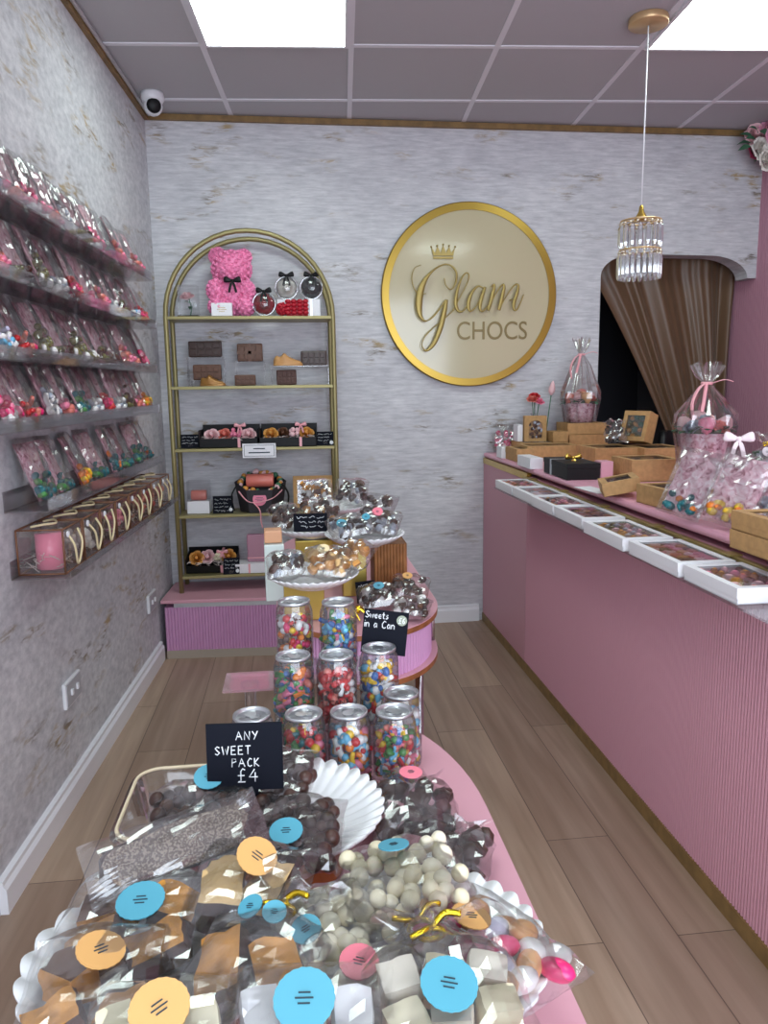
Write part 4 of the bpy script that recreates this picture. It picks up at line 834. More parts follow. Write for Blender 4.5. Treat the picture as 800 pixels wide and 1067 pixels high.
me = bpy.data.meshes.new_from_object(fo.evaluated_get(bpy.context.evaluated_depsgraph_get())); bpy.data.objects.remove(fo)
for v in me.vertices: a_ = -PI/2+(v.co.x-.013)/.0329-cd.rotation_euler.z; zz = v.co.y+.050; v.co = (.0329*math.cos(a_), .0329*math.sin(a_), zz)
me.materials.append(M_black); obj('print', me, None, cd)
t = thing('can_riser', 'clear stepped acrylic riser under the back rows of sweet cans', 'riser', (-.005, 1.14, TZ+.0005))
for nm, y0, y1, h in (('lower_step', .006, .085, .0545), ('upper_step', .088, .215, .1095)):
    b = MB().span(-.100, .088, y0, y1, h-.003, h).span(-.100, .088, y0, y0+.002, 0, h-.003); obj(nm, b, M_acry, t)
for sx in (-.100, .086): obj('side', MB().span(sx, sx+.002, .008, .085, 0, .0515).span(sx, sx+.002, .088, .215, 0, .1065), M_acry, t)
t = thing('acrylic_pedestal', 'small clear acrylic pedestal left of the middle row of cans', 'pedestal', (-.150, 1.235, TZ+.0005), .05)
obj('plate', MB().span(-.042, .042, -.040, .040, .112, .116), clear('acrylic_pink', (.95, .80, .84), .08, .6, .25, .05, (.86, .56, .62)), t); obj('stem', MB().lathe([(.010, .005), (.010, .10), (.016, .104), (.016, .112)], 16), M_glass, t); obj('foot', MB().lathe([(.030, 0), (.030, .003), (.012, .006)], 20), M_glass, t)

# ------------------------------------------------------------------ plates and bags of sweets on the tables
def plate(label, x, y, z, R, lobes, group='white scalloped plates'):
    t = thing('scalloped_plate', label, 'plate', (x, y, z), rnd.uniform(0, 1), group); q = R/.122
    pr = [(0, .003), (.050, .0), (.056, 0), (.060, .004), (.080, .010), (.100, .019), (.122, .033), (.1215, .0365), (.100, .0235), (.080, .0145), (.060, .009), (0, .008)]
    pr = [(r*q, z_) for r, z_ in pr]
    def md(r, z_, a, j):
        k = max(0, (r/q-.055)/.067); s_ = abs(math.sin(a*lobes/2)); return (r*(1+.040*k*k*(s_-.6)), z_+.0045*k*(s_-.6))
    obj('plate', MB().lathe(pr, lobes*6, 0, True, None, md), M_plate, t); return t
def stand_disc(label, x, y, z0, z1, r, m, name='plate_stand'):
    t = thing(name, label, 'stand', (x, y, z0)); obj('block', MB().lathe([(r, 0), (r, z1-z0)], 40, 0, False), m, t, .004); return t
BAGS = 'cellophane bags of sweets'
def sweet_bag(label, loc, rot_, w, h, th, seed, fill, stk=(), neck=None, film=None, crump=.007, name='sweet_bag', tie=None):
    t = thing(name, label, 'bag', loc, 0, None, rot_)
    obj('pouch', cell_grid(w, h, th, seed, crump, 13, 15, neck), film or M_cello, t)
    r_ = random.Random(seed*5+1); hf = h*(neck[0]-.12 if neck else .88); stuff = MB(); mats = None
    kind, n = fill[0], fill[1]
    if kind == 'tray_bake':
        nx = 2 if n > 2 else n
        for k in range(n):
            i, j = k % nx, k//nx; d = (w*.72/nx, hf*.66/max(1, (n+nx-1)//nx), th*.72)
            b = lump(MB(), (0, 0, 0), d, seed+k*3, 0, None, 1); cx_ = (i-(nx-1)/2)*w*.42+r_.uniform(-.004, .004); cy_ = hf*(.5+(j-((n+nx-1)//nx-1)/2)*.46)+r_.uniform(-.004, .004)
            obj('tray_bake_piece', b, fill[2] if k % 3 != 2 else fill[2][::-1], t, 0, Matrix.Translation((cx_, cy_, r_.uniform(-.002, .002))) @ Euler((r_.uniform(-.3, .3), r_.uniform(-.35, .35), r_.uniform(-.7, .7))).to_matrix().to_4x4())
    elif kind == 'balls':
        r0 = fill[3]; pos = []
        for k in range(5200):
            if len(pos) >= n: break
            p = (r_.uniform(-w*.43, w*.43), r_.uniform(h*.06, hf), r_.uniform(-.1, 1)*th*.26)
            if ((p[0]/(w*.47))**4+((p[1]-hf/2-h*.02)/(hf*.53))**4) > .85: continue
            if all((p[0]-q[0])**2+(p[1]-q[1])**2+(p[2]-q[2])**2 > (1.28*r0)**2 for q in pos): pos.append(p)
        for p in pos:
            s_ = r0*r_.uniform(.86, 1.08); obj('sweet', MB().sphere((0, 0, 0), (s_, s_*r_.uniform(.85, 1), s_*.95), 12, 8), fill[2][r_.randrange(len(fill[2]))], t, 0, Matrix.Translation(p) @ rot(r_))
    elif kind == 'almonds':
        pos = []
        for k in range(1500):
            if len(pos) >= n: break
            p = (r_.uniform(-w*.40, w*.40), r_.uniform(h*.10, hf), r_.uniform(-.1, 1)*th*.2)
            if all((p[0]-q[0])**2+(p[1]-q[1])**2+(p[2]-q[2])**2*.5 > .017**2 for q in pos): pos.append(p)
        for k, p in enumerate(pos): obj('sweet', MB().sphere((0, 0, 0), (.0170, .0120, .0095), 12, 8), fill[2][k % len(fill[2])], t, 0, Matrix.Translation(p) @ Euler((r_.uniform(-.3, .3), r_.uniform(-.3, .3), r_.uniform(0, 6.28))).to_matrix().to_4x4())
    elif kind == 'cubes':
        nx = 3; ny = max(1, n//nx)
        for k in range(n):
            i, j = k % nx, k//nx; d = w*.82/nx; b = lump(MB(), (0, 0, 0), (d*.92, hf*.86/ny*.80, th*.72), seed+k*5, amp=.10)
            obj('fudge_cube', b, fill[2][k % len(fill[2])], t, 0, Matrix.Translation(((i-(nx-1)/2)*d, hf*(.52+(j-(ny-1)/2)*.86/ny), r_.uniform(-.003, .004))) @ Euler((r_.uniform(-.2, .2), r_.uniform(-.2, .2), r_.uniform(-.3, .3))).to_matrix().to_4x4())
    elif kind == 'slab':
        b = lump(MB(), (0, 0, 0), (w*.80, hf*.80, th*.7), seed, 0, None, 1); obj('slab', b, fill[2], t, 0, Matrix.Translation((0, h*.48, 0)))
    elif kind == 'bits':
        f = MB()
        for k in range(n):
            c = (r_.uniform(-w*.40, w*.40), r_.uniform(h*.10, hf), r_.uniform(-.2, 1)*th*.22); s_ = r_.uniform(.8, 1.25)*fill[3]
            if k % 2: f.sphere(c, (s_*1.2, s_*.9, s_*.8), 7, 5, r_.randrange(len(fill[2])), rot(r_))
            else: lump(f, c, (s_*1.9, s_*1.5, s_*1.2), seed+k, r_.randrange(len(fill[2])), rot(r_))
        o = obj('sweets', f, fill[2], t); o['kind'] = 'stuff'
    for (sx, sy, sz, sr, sm, so) in stk: sticker(t, (sx, sy, sz), so, sr, sm)
    if tie or (neck and tie is None): obj('tie', MB().tube([(.011*math.cos(k*PI/6), neck[0]*h, .007*math.sin(k*PI/6)) for k in range(12)], .0028, 6, closed=True).tube(cr([(0, neck[0]*h, .008), (.012, neck[0]*h+.008, .014), (.026, neck[0]*h+.004, .016)], 4), .003, 4).tube(cr([(0, neck[0]*h, .008), (-.010, neck[0]*h-.008, .014), (-.022, neck[0]*h-.012, .012)], 4), .003, 4), M_foil, t)
    return t
ST = TZ+.0005; SB = TZ+.045
stand_disc('amber round block under the plate of tray bakes', -.178, .655, ST, SB, .075, M_amber); stand_disc('amber round block under the plate of chocolate balls', -.072, .898, ST, SB, .075, M_amber); stand_disc('amber round block under the plate of yogurt sweets', .074, .645, ST, SB, .075, M_amber)
plate('white scalloped plate heaped with tray bake bags at the front left', -.178, .655, SB+.0005, .120, 23); plate('white scalloped plate of chocolate ball bags behind the price sign', -.072, .898, SB+.0005, .124, 36); plate('white scalloped plate of yogurt sweet bags at the front right', .074, .645, SB+.0005, .116, 30)
P0 = SB+.0005+.030      # level just above the well of the plates
TB = [M_milk, M_biscuit]
sweet_bag('bag of biscuit tray bakes with a cyan sticker, far left of front plate', (-.205, .615, P0+.012), (.14, -.05, -.10), .150, .118, .046, 1, ('tray_bake', 4, TB), [(.008, .060, .027, .0225, M_cyan, (.05, .05, .1))])
sweet_bag('bag of pale tray bakes with a tilted peach sticker, right of cyan bag', (-.104, .640, P0+.022), (.16, .10, -.15), .118, .118, .050, 2, ('tray_bake', 2, [M_dark, mat('pale_biscuit', (222, 186, 130), .75, bump=.5, bscale=120, vary=.15)]), [(.004, .070, .034, .0205, M_peach, (.1, .35, -.3))])
sweet_bag('long pouch holding a dark chocolate slab across the back of the front plate', (-.158, .722, P0+.034), (.75, 0, .55), .190, .066, .026, 3, ('slab', 1, [M_dark, speckle('speckled_chocolate', (96, 80, 72), (150, 136, 122), 420, .56)]), crump=.004)
sweet_bag('bag of golden tray bakes with a peach sticker at the front left corner', (-.205, .538, P0+.010), (.20, .02, .12), .122, .112, .046, 4, ('tray_bake', 3, [M_milk, M_caramel]), [(.002, .070, .029, .0205, M_peach, (.05, .25, .55))])
sweet_bag('gold tied bag of caramel shortcake with small cyan stickers, middle of front plate', (-.098, .545, P0+.020), (.16, -.05, -.35), .120, .150, .046, 5, ('tray_bake', 2, [M_dark, M_caramel]), [(-.020, .098, .022, .012, M_cyan, (.2, -.2, 0)), (.006, .094, .024, .011, M_cyan, (.2, .2, .2))], (.80, .012))
sweet_bag('bag of white fudge with a peach oval sticker at the very front', (-.140, .452, P0+.014), (.30, .0, .05), .115, .120, .046, 6, ('cubes', 6, [M_fudge, M_cream]), [(.002, .078, .030, .0225, M_peach, (.05, .0, .6))])
sweet_bag('bag of white marshmallow fudge with a large cyan sticker at the front centre', (-.036, .452, P0+.014), (.30, .0, -.05), .130, .125, .046, 7, ('cubes', 6, [M_fudge, M_wbox]), [(.000, .078, .030, .0235, M_cyan, (.05, .0, .0))])
YB = [M_cream, mat('yogurt_pale', (238, 230, 206), .45)]
sweet_bag('bag of cream yogurt balls with a pink sticker on the front right plate', (.004, .545, P0+.004), (.10, -.04, .10), .135, .170, .046, 8, ('balls', 58, YB, .0105), [(.012, .042, .030, .017, M_spink, (.1, .1, -.4)), (-.030, .088, .029, .014, M_cyan, (.2, -.2, .3))])
sweet_bag('gold tied bag of cream yogurt balls at the back of the front right plate', (.052, .772, P0+.018), (.12, .05, PI+.12), .130, .185, .050, 9, ('balls', 44, YB, .0105), [(.004, .052, .032, .016, M_cyan, (-.1, 0, PI))], (.80, .012))
AL = [PAL['hot'], PAL['white'], PAL['peach'], PAL['lilac'], PAL['hot'], PAL['peach'], PAL['white']]
sweet_bag('bag of pink, peach and white sugared almonds hanging over the table edge', (.172, .560, P0+.010), (.02, .12, .62), .125, .165, .040, 10, ('almonds', 26, AL), [(-.006, .092, .026, .0185, M_peach, (.05, .1, -.5))])
sweet_bag('bag of pale fudge with a large cyan sticker in front of the almonds', (.088, .462, P0+.018), (.22, .04, .10), .135, .165, .046, 11, ('cubes', 9, [M_fudge, M_cream]), [(-.004, .072, .031, .0225, M_cyan, (.05, 0, -.3))], (.86, .014))
CB = [M_dark, mat('cocoa_dark', (70, 42, 34), .4)]
sweet_bag('bag of dark chocolate balls with a cyan sticker on the middle plate', (-.066, .758, P0+.010), (.16, .0, -.12), .118, .115, .040, 12, ('balls', 95, CB, .0100), [(.000, .030, .027, .0185, M_cyan, (.1, 0, .1))], film=M_cellog)
sweet_bag('upright bag of dark chocolate pieces leaning behind the price sign', (-.098, .868, P0+.012), (.42, .0, -.30), .100, .100, .042, 13, ('balls', 80, CB, .0105), film=M_cellog)
sweet_bag('bag of chocolate balls partly under the ANY SWEET PACK sign', (-.158, .808, P0+.012), (.28, -.05, .18), .125, .100, .042, 14, ('balls', 95, [M_milk, M_dark], .0100), [(.012, .078, .028, .018, M_cyan, (.15, 0, 0))], film=M_cellog)
sweet_bag('crumpled bag of dark chocolate shards with a pink sticker on the pink table', (.098, .900, TZ+.022), (.25, .05, .05), .120, .120, .050, 15, ('bits', 26, CB, .013), [(.000, .095, .026, .016, M_spink, (-.2, 0, .1))], (.86, .03), M_cellog, .010, tie=False)
sweet_bag('crumpled bag of dark chocolate pieces on the table beside the scalloped plate', (.104, .822, TZ+.018), (.10, -.06, -.35), .135, .110, .044, 16, ('bits', 24, CB, .012), (), (.86, .03), M_cellog, .010, tie=False)
# plastic tub
t = thing('plastic_tub', 'shallow clear plastic tub with a cream rim at the left table edge', 'tub', (-.228, .968, ST), .05)
def rrect(w_, d_, r, n=6): return [(sx*(w_/2-r)+r*math.cos(a0+k*PI/2/n), sy*(d_/2-r)+r*math.sin(a0+k*PI/2/n)) for sx, sy, a0 in ((1, 1, 0), (-1, 1, PI/2), (-1, -1, PI), (1, -1, 3*PI/2)) for k in range(n+1)]
b = MB(); A_ = rrect(.092, .150, .026); B_ = rrect(.116, .178, .032); n_ = len(A_); b.add([(x, y, .001) for x, y in A_]+[(x, y, .056) for x, y in B_], [tuple(range(n_))]+[(i, (i+1) % n_, n_+(i+1) % n_, n_+i) for i in range(n_)], 0, False); obj('tub', b, M_glass, t)
obj('rim', MB().tube([(x, y, .057) for x, y in rrect(.118, .180, .032)], .0026, 6, closed=True), mat('cream_plastic', (226, 210, 178), .4), t)
fl_ = MB(); A2 = rrect(.134, .196, .036); fl_.add([(x, y, .054) for x, y in B_]+[(x, y, .053) for x, y in A2], [(i, (i+1) % n_, n_+(i+1) % n_, n_+i) for i in range(n_)]); obj('flange', fl_, M_glass, t)
for k, (x, y, c_) in enumerate(((-.01, -.03, 'yellow'), (-.022, -.052, 'pink'), (.015, -.05, 'pink'))):
    tag(obj('loose_sweet', MB().sphere((0, 0, 0), (.014, .006, .005), 10, 6), PAL[c_], None, 0, TR(-.228+x, .968+y, ST+.0065, 0, 0, .8+k)), '%s sweet lying in the plastic tub, %s' % (c_, ('nearest its middle', 'at its near left corner', 'at its near right corner')[k]), 'sweet', 'loose sweets in the tub')
# chalkboard price signs
t = thing('price_sign', 'chalkboard sign reading ANY SWEET PACK £4 among the chocolate bags', 'sign', (-.116, .868, .906), -.02)
LT = Matrix.Rotation(-.10, 4, 'X'); obj('board', MB().span(-.0455, .0455, -.0015, .0015, -.004, .078, 0, LT), M_chalk, t); k = .0011; tx = MB()
for s_, x0, y1, h_ in (('ANY', 245, 763, 10), ('SWEET', 222, 779, 10), ('PACK', 240, 793, 10), ('£4', 246, 810, 16)): write(tx, s_, (x0-254)*k, (815-y1)*k+.001, h_*k*.92, .00075, -.0022, 0, LT, .30)
obj('handwriting', tx, M_ink, t); obj('foot', MB().span(-.015, .015, .0, .003, -.055, .004).span(-.015, .015, 0, .035, -.057, -.055), M_chalk, t)
t = thing('price_sign', 'chalkboard sign reading Sweets in a Can £6 behind the cans', 'sign', (.076, 1.236, .938), -.14)
LT = Matrix.Rotation(-.12, 4, 'X') @ Matrix.Rotation(.10, 4, 'Y'); obj('board', MB().span(-.039, .037, -.0015, .0015, -.004, .070, 0, LT), M_chalk, t); tx = MB()
write(tx, 'Sweets', -.036, .056, .011, .0009, -.0022, 0, LT, .14); write(tx, 'in a Can', -.037, .040, .0125, .0009, -.0022, 0, LT, .16)
obj('handwriting', tx, M_ink, t); obj('badge', MB().lathe([(.0088, 0), (.0088, .001)], 20, 0, False, LT @ TR(.026, -.0016, .056, PI/2)), mat('sage_badge', (150, 158, 140), .6), t)
tx = MB(); write(tx, '£6', .0205, .0515, .009, .0007, -.0030, 0, LT, .15); obj('price', tx, M_ink, t)
obj('foot', MB().span(-.02, .012, .0, .003, -.047, 0).span(-.02, .012, 0, .03, -.0475, -.0455), M_acry, t)

# ------------------------------------------------------------------ rear table: risers, plates and chocolate bags
def block(name, label, x, y, z0, w_, d_, h_, m, rz=.05, bev=.003):
    t = thing(name, label, 'box', (x, y, z0), rz); obj('box', MB().span(-w_/2, w_/2, -d_/2, d_/2, 0, h_), m, t, bev); return t
block('gold_box', 'mirrored gold box under the golden cookie plate, behind the left can', -.088, 1.985, ST, .105, .10, .094, M_goldm)
block('gold_box', 'mirrored gold box under the plate with the small black sign', -.07, 2.42, ST, .12, .12, .128, M_goldm)
block('gold_box', 'mirrored gold block beside the slatted riser under the right plate', .050, 2.20, ST, .07, .09, .135, M_goldm)
block('white_box', 'pale shiny white box standing left of the cookie plate', -.178, 2.17, ST, .056, .08, .165, mat('pearl_card', (226, 240, 236), .15, coat=.5), .1)
block('peach_box', 'small peach box on top of the pale shiny white box', -.180, 2.175, ST+.1665, .05, .06, .035, mat('peach_card', (214, 160, 122), .5), .1)
t = thing('slatted_riser', 'brown slatted wooden riser on the rear table under the right plate', 'riser', (.158, 2.29, ST), .05)
b = MB().span(-.048, .048, -.058, .058, 0, .136); flute(b, (-.048, -.058), (1, 0), (0, -1), .096, 0, .136, .0095, .004); flute(b, (.048, -.058), (0, 1), (1, 0), .116, 0, .136, .0095, .004); obj('slats', b, mat('riser_wood', (146, 98, 58), .5, vary=.2, vscale=30), t)
block('gold_box', 'mirrored gold box far back on the rear table under the rearmost plate', -.005, 2.70, ST, .11, .11, .15, M_goldm)
plate('white scalloped plate of golden cookies and chocolates on the gold box', -.061, 1.93, ST+.0945, .118, 34); plate('white scalloped plate of chocolate bags carrying the small black sign', -.075, 2.42, ST+.1285, .120, 34)
plate('white scalloped plate of silver wrapped chocolates on the slatted riser', .086, 2.235, ST+.1365, .118, 34); plate('white scalloped plate at the far back of the rear table', -.004, 2.70, ST+.1505, .112, 34)
FZ = ST+.0945+.022; LZ = ST+.1285+.022; RZ = ST+.1365+.022; BZ = ST+.1505+.022
sweet_bag('bag of dark chocolates on the left of the cookie plate', (-.122, 1.865, FZ+.022), (.30, -.1, .1), .10, .11, .05, 21, ('bits', 26, [M_dark, PAL['grey'], M_milk], .011), film=M_cello)
sweet_bag('bag of golden cookies with a peach sticker on the gold box plate', (-.030, 1.850, FZ+.022), (.34, .05, -.1), .13, .13, .05, 22, ('bits', 22, [M_caramel, mat('cookie', (224, 184, 126), .7, bump=.5), M_biscuit], .014), [(-.012, .085, .028, .016, mat('sticker_cream', (246, 224, 176), .5), (.2, 0, 0))])
sweet_bag('bag of golden cookies at the right of the cookie plate', (.022, 1.90, FZ+.034), (.40, .15, -.5), .09, .11, .045, 23, ('bits', 16, [M_caramel, M_biscuit], .013))
sweet_bag('bag of brown chocolates at the left of the small black sign', (-.135, 2.36, LZ+.020), (.40, -.1, .3), .10, .13, .05, 24, ('bits', 24, [M_milk, M_dark], .012))
sweet_bag('bag of milk chocolates behind the small black sign', (-.050, 2.375, LZ+.022), (.45, 0, 0), .13, .14, .05, 25, ('bits', 26, [M_milk, M_caramel, M_dark], .012))
sweet_bag('bag of silver and dark chocolates with a cyan sticker, front of right plate', (.050, 2.150, RZ+.020), (.30, -.1, .2), .12, .12, .045, 26, ('bits', 24, [M_dark, PAL['grey'], M_dark], .010), [(-.022, .042, .026, .015, M_cyan, (.4, 0, 0))], film=M_cellog)
sweet_bag('bag of silver chocolates with a pink sticker on the right plate', (.118, 2.165, RZ+.024), (.34, .12, -.2), .12, .13, .045, 27, ('bits', 24, [M_dark, PAL['grey'], M_milk], .010), [(-.012, .080, .027, .016, M_spink, (.4, 0, 0)), (-.040, .045, .025, .012, M_cyan, (.4, 0, 0))], film=M_cellog)
sweet_bag('bag of brown chocolates leaning at the back of the right plate', (.110, 2.29, RZ+.028), (.75, .1, -.4), .11, .12, .045, 28, ('bits', 20, [M_milk, M_dark], .012), film=M_cellog)
sweet_bag('left bag of wrapped chocolates on the rearmost plate', (-.055, 2.65, BZ+.022), (.60, -.1, .1), .12, .13, .05, 29, ('bits', 24, [M_milk, PAL['white'], M_caramel], .011))
sweet_bag('right bag of wrapped chocolates on the rearmost plate', (.050, 2.66, BZ+.022), (.60, .1, -.1), .12, .13, .05, 30, ('bits', 24, [M_milk, PAL['grey'], M_dark], .011))
sweet_bag('bag of striped chocolates with a cyan sticker on the rear pink table', (.118, 1.955, TZ+.026), (.20, -.1, .1), .11, .12, .045, 31, ('bits', 24, [M_dark, PAL['white'], M_milk], .010), [(.006, .068, .028, .015, M_cyan, (.2, 0, 0))], film=M_cellog)
sweet_bag('bag of brown chocolates with a peach sticker on the rear pink table', (.190, 2.02, TZ+.026), (.22, .1, -.2), .11, .13, .045, 32, ('bits', 24, [M_milk, M_dark], .011), [(-.010, .085, .028, .014, M_peach, (.2, 0, 0))], film=M_cellog)
sweet_bag('bag of chocolate curls at the rounded end of the rear pink table', (.180, 1.880, TZ+.022), (.15, 0, -.3), .10, .10, .04, 33, ('bits', 20, [M_milk, PAL['white'], M_dark], .010), film=M_cellog)
def small_sign(label, x, y, z, w_, h_, rz, lean):
    t = thing('price_card', label, 'price card', (x, y, z), rz); T = Matrix.Rotation(-lean, 4, 'X'); obj('card', MB().span(-w_/2, w_/2, -.0015, .0015, 0, h_, 0, T), M_chalk, t); tx = MB()
    for i in range(3): scrawl(tx, -w_*(.40-.06*i), w_*(.40-.02*i), h_*(.78-.26*i), h_*.07, .0010, -.0022, T, i+3)
    obj('handwriting', tx, M_ink, t); return t
small_sign('small black price card standing at the front of the left rear plate', -.076, 2.318, LZ+.014, .104, .056, -.03, .15)
small_sign('small dark price card behind the bags on the rear pink table', .085, 2.09, ST, .060, .060, .35, .25)
f = MB(); r_ = random.Random(8)
for k in range(16): a = k*.8; f.tube(cr([(0, 0, .012), (.022*math.cos(a), .016*math.sin(a), .03+.008*math.sin(k)), (.045*math.cos(a+.3), .030*math.sin(a+.3), .014+.006*math.cos(k*2))], 4), .006, 4, 0, False, False, None, .0012)
f.sphere((0, 0, .012), (.02, .015, .012), 8, 5); t = thing('foil_bow', 'crumpled gold foil bow on the rear table behind the right back can', 'bow', (.035, 1.92, ST), 0); obj('bow', f, M_foil, t)

# ------------------------------------------------------------------ goods on and in front of the counter
FG = [M_sal, M_milk, PAL['pink'], M_caramel]; FB = [M_dark, M_milk, M_caramel]
WB = [(-.915, -1.185, 0, 'first from the back wall'), (-1.190, -1.455, .002, 'second from the back wall'), (-1.462, -1.715, -.003, 'third from the back wall'), (-1.722, -1.985, .0, 'fourth from the back wall'), (-2.030, -2.325, -.012, 'fifth from the back wall'), (-2.350, -2.625, -.006, 'sixth from the back wall'), (-2.640, -2.865, .0, 'seventh and nearest the camera')]
for k, (a, b, dx, lb) in enumerate(WB):
    kraft_box('window_box', 'white window box on the counter front ledge, ' + lb, -.096+dx, (a+b)/2, .9175, 0, .145, a-b-.004, .036, ([M_sal, M_rl, M_caramel, M_milk, PAL['pink']] if k not in (1, 4) else [M_caramel, PAL['olive'], M_rl, PAL['grey']], 60+k, 'lump' if k % 2 else 'ball'), M_wbox, 'white window boxes along the counter ledge', .018)
def kb(label, x, y, z, w_, d_, h_, fill, rz=0, **kw): return kraft_box('kraft_box', label, x, y, z, CR+rz, w_, d_, h_, fill, world=True, **kw)
CZ = 1.0005
kb('low kraft box at the back left end of the counter, behind a small white box', .952, 3.86, CZ, .09, .20, .064, (FB, 71, 'ball'))
kb('wide kraft window box behind the black box near the back of the counter', 1.115, 3.925, CZ, .272, .19, .072, (FB, 72, 'ball'))
kb('kraft box under the upright window box, against the back wall', 1.135, 4.165, CZ, .25, .22, .072, (FB, 73, 'ball'))
kb('kraft box at the foot of the back bouquet stack', 1.385, 4.19, CZ, .22, .20, .108, (FB, 74, 'ball'))
kb('kraft box directly under the back wrapped bouquet', 1.375, 4.185, CZ+.109, .215, .18, .062, (FG, 75, 'ball'))
kb('small kraft box beside the upright window box', 1.222, 4.12, CZ+.073, .085, .12, .056, (FB, 76, 'ball'))
kb('kraft window box left of the pair below the leaning box', 1.315, 3.60, CZ, .215, .24, .084, (FB, 77, 'ball'))
kb('kraft window box to the right below the leaning box', 1.520, 3.54, CZ, .20, .24, .084, (FB, 78, 'lump'))
kb('large kraft window box in front, in the middle of the counter', 1.250, 2.985, CZ, .20, .20, .086, (FG, 79, 'ball'), -.02)
kb('low kraft window box between the middle box and the pink packets', 1.065, 2.305, CZ, .15, .20, .060, (FG, 80, 'ball'), .08)
kb('lower kraft box of the stack of two at the right edge', 1.022, 1.57, CZ, .20, .245, .043, (FB, 81, 'ball')); kb('upper kraft window box of the stack of two at the right edge', 1.024, 1.572, CZ+.044, .20, .245, .043, (FB, 82, 'ball'))
kb('kraft window box leaning upright on the boxes in front of the stock room', 1.500, 3.63, CZ+.085+.074, .14, .145, .07, ([PAL['olive'], M_caramel, M_leaf], 83, 'ball'), rot_=(PI/2-.30, .0, -1.0))
kb('kraft tray of chocolates sloping toward the counter edge', .985, 2.56, CZ+.014, .12, .16, .045, ([M_milk, M_caramel, M_dark], 84, 'lump'), rot_=(.0, -.20, CR-.30))
# upright arched gift box with a window
t = thing('kraft_gift_box', 'upright kraft gift box with an arched window near the back wall', 'gift box', (1.105, 4.13, CZ+.073), CR-.08)
ar = [(-.038, .018), (.038, .018), (.038, .085)]+[(.038*math.cos(PI*k/10), .085+.032*math.sin(PI*k/10)) for k in range(1, 10)]+[(-.038, .085)]
b = MB().span(-.06, .06, .002, .045, 0, .14); obj('box', b, M_kraft, t, .002)
fr = MB(); outer = [(-.0605, 0), (.0605, 0), (.0605, .1405), (-.0605, .1405)]; N_ = len(ar)
no = [(-.0605, .0), (.0605, .0), (.0605, .085)]+[(.0605*max(-1, min(1, 1.5*math.cos(PI*k/10))), .085+.0555*min(1, 1.6*math.sin(PI*k/10))) for k in range(1, 10)]+[(-.0605, .085)]
fr.add([(x, -.004, z) for x, z in ar]+[(x, -.004, z) for x, z in no]+[(x, .002, z) for x, z in ar]+[(x, .002, z) for x, z in no], [(i, (i+1) % N_, N_+(i+1) % N_, N_+i) for i in range(N_)]+[(i, (i+1) % N_, 2*N_+(i+1) % N_, 2*N_+i) for i in range(N_)]+[(N_+i, N_+(i+1) % N_, 3*N_+(i+1) % N_, 3*N_+i) for i in range(N_)]); obj('front', fr, M_kraft, t)
f = MB(); r_ = random.Random(3)
for k in range(26): f.sphere((r_.uniform(-.034, .034), .001, .022+r_.uniform(0, .086)), (.010, .005, .010), 7, 5, k % 3)
o = obj('sweets', f, [M_dark, M_milk, PAL['grey']], t); o['kind'] = 'stuff'; obj('window_film', MB().span(-.042, .042, -.0025, -.002, .014, .121), M_film, t)
block('white_box', 'tall thin white box standing beside the upright kraft gift box', 1.025, 4.20, CZ+.073, .028, .09, .092, M_wbox, CR, .001)
block('white_box', 'small white box at the counter edge near the back end', .918, 3.52, CZ, .062, .20, .050, M_wbox, CR, .001)
block('white_box', 'small white box at the very back end of the counter', .905, 4.02, CZ, .05, .10, .058, M_wbox, CR, .001)
block('pink_box', 'small pink box between the black box and the large kraft box', 1.092, 3.02, CZ, .05, .07, .072, mat('pink_card', (222, 166, 182), .5), CR, .001)
t = thing('gift_box', 'black gift box with a grey ribbon and gold bow on the counter', 'gift box', (.995, 3.145, CZ), CR-.02)
obj('base', MB().span(-.068, .068, -.155, .155, 0, .056), M_black, t, .002); obj('lid', MB().span(-.070, .070, -.157, .157, .045, .066), M_black, t, .002)
obj('ribbon', MB().span(-.0712, .0712, .045, .060, 0, .0672), M_steel, t); bow(t, (0, -.03, .078), .035, M_gold)
t = thing('price_tag', 'white card tag lying on the counter edge beside the sloping tray', 'card', (.938, 2.69, CZ), CR+.1); obj('card', MB().span(-.033, .033, -.09, .09, 0, .002), M_wbox, t)
t = thing('paper_sheet', 'white paper sheet on the counter behind the middle kraft boxes', 'paper', (1.20, 2.66, CZ), CR+.2); obj('sheet', MB().span(-.07, .07, -.10, .10, 0, .0015), M_wbox, t)
sweet_bag('upright clear bag of pink sweets at the back left end of the counter', (.985, 4.265, CZ+.005), (1.25, 0, .1), .17, .17, .06, 51, ('bits', 40, [PAL['pink'], PAL['hot'], M_rl], .011), neck=(.82, .03), tie=False)
sweet_bag('small clear bag of dark chocolates standing on the left kraft box', (1.345, 3.56, CZ+.0845+.018), (.9, 0, -.2), .11, .13, .045, 52, ('bits', 18, [M_dark, M_milk], .011), neck=(.72, .016), tie=False)
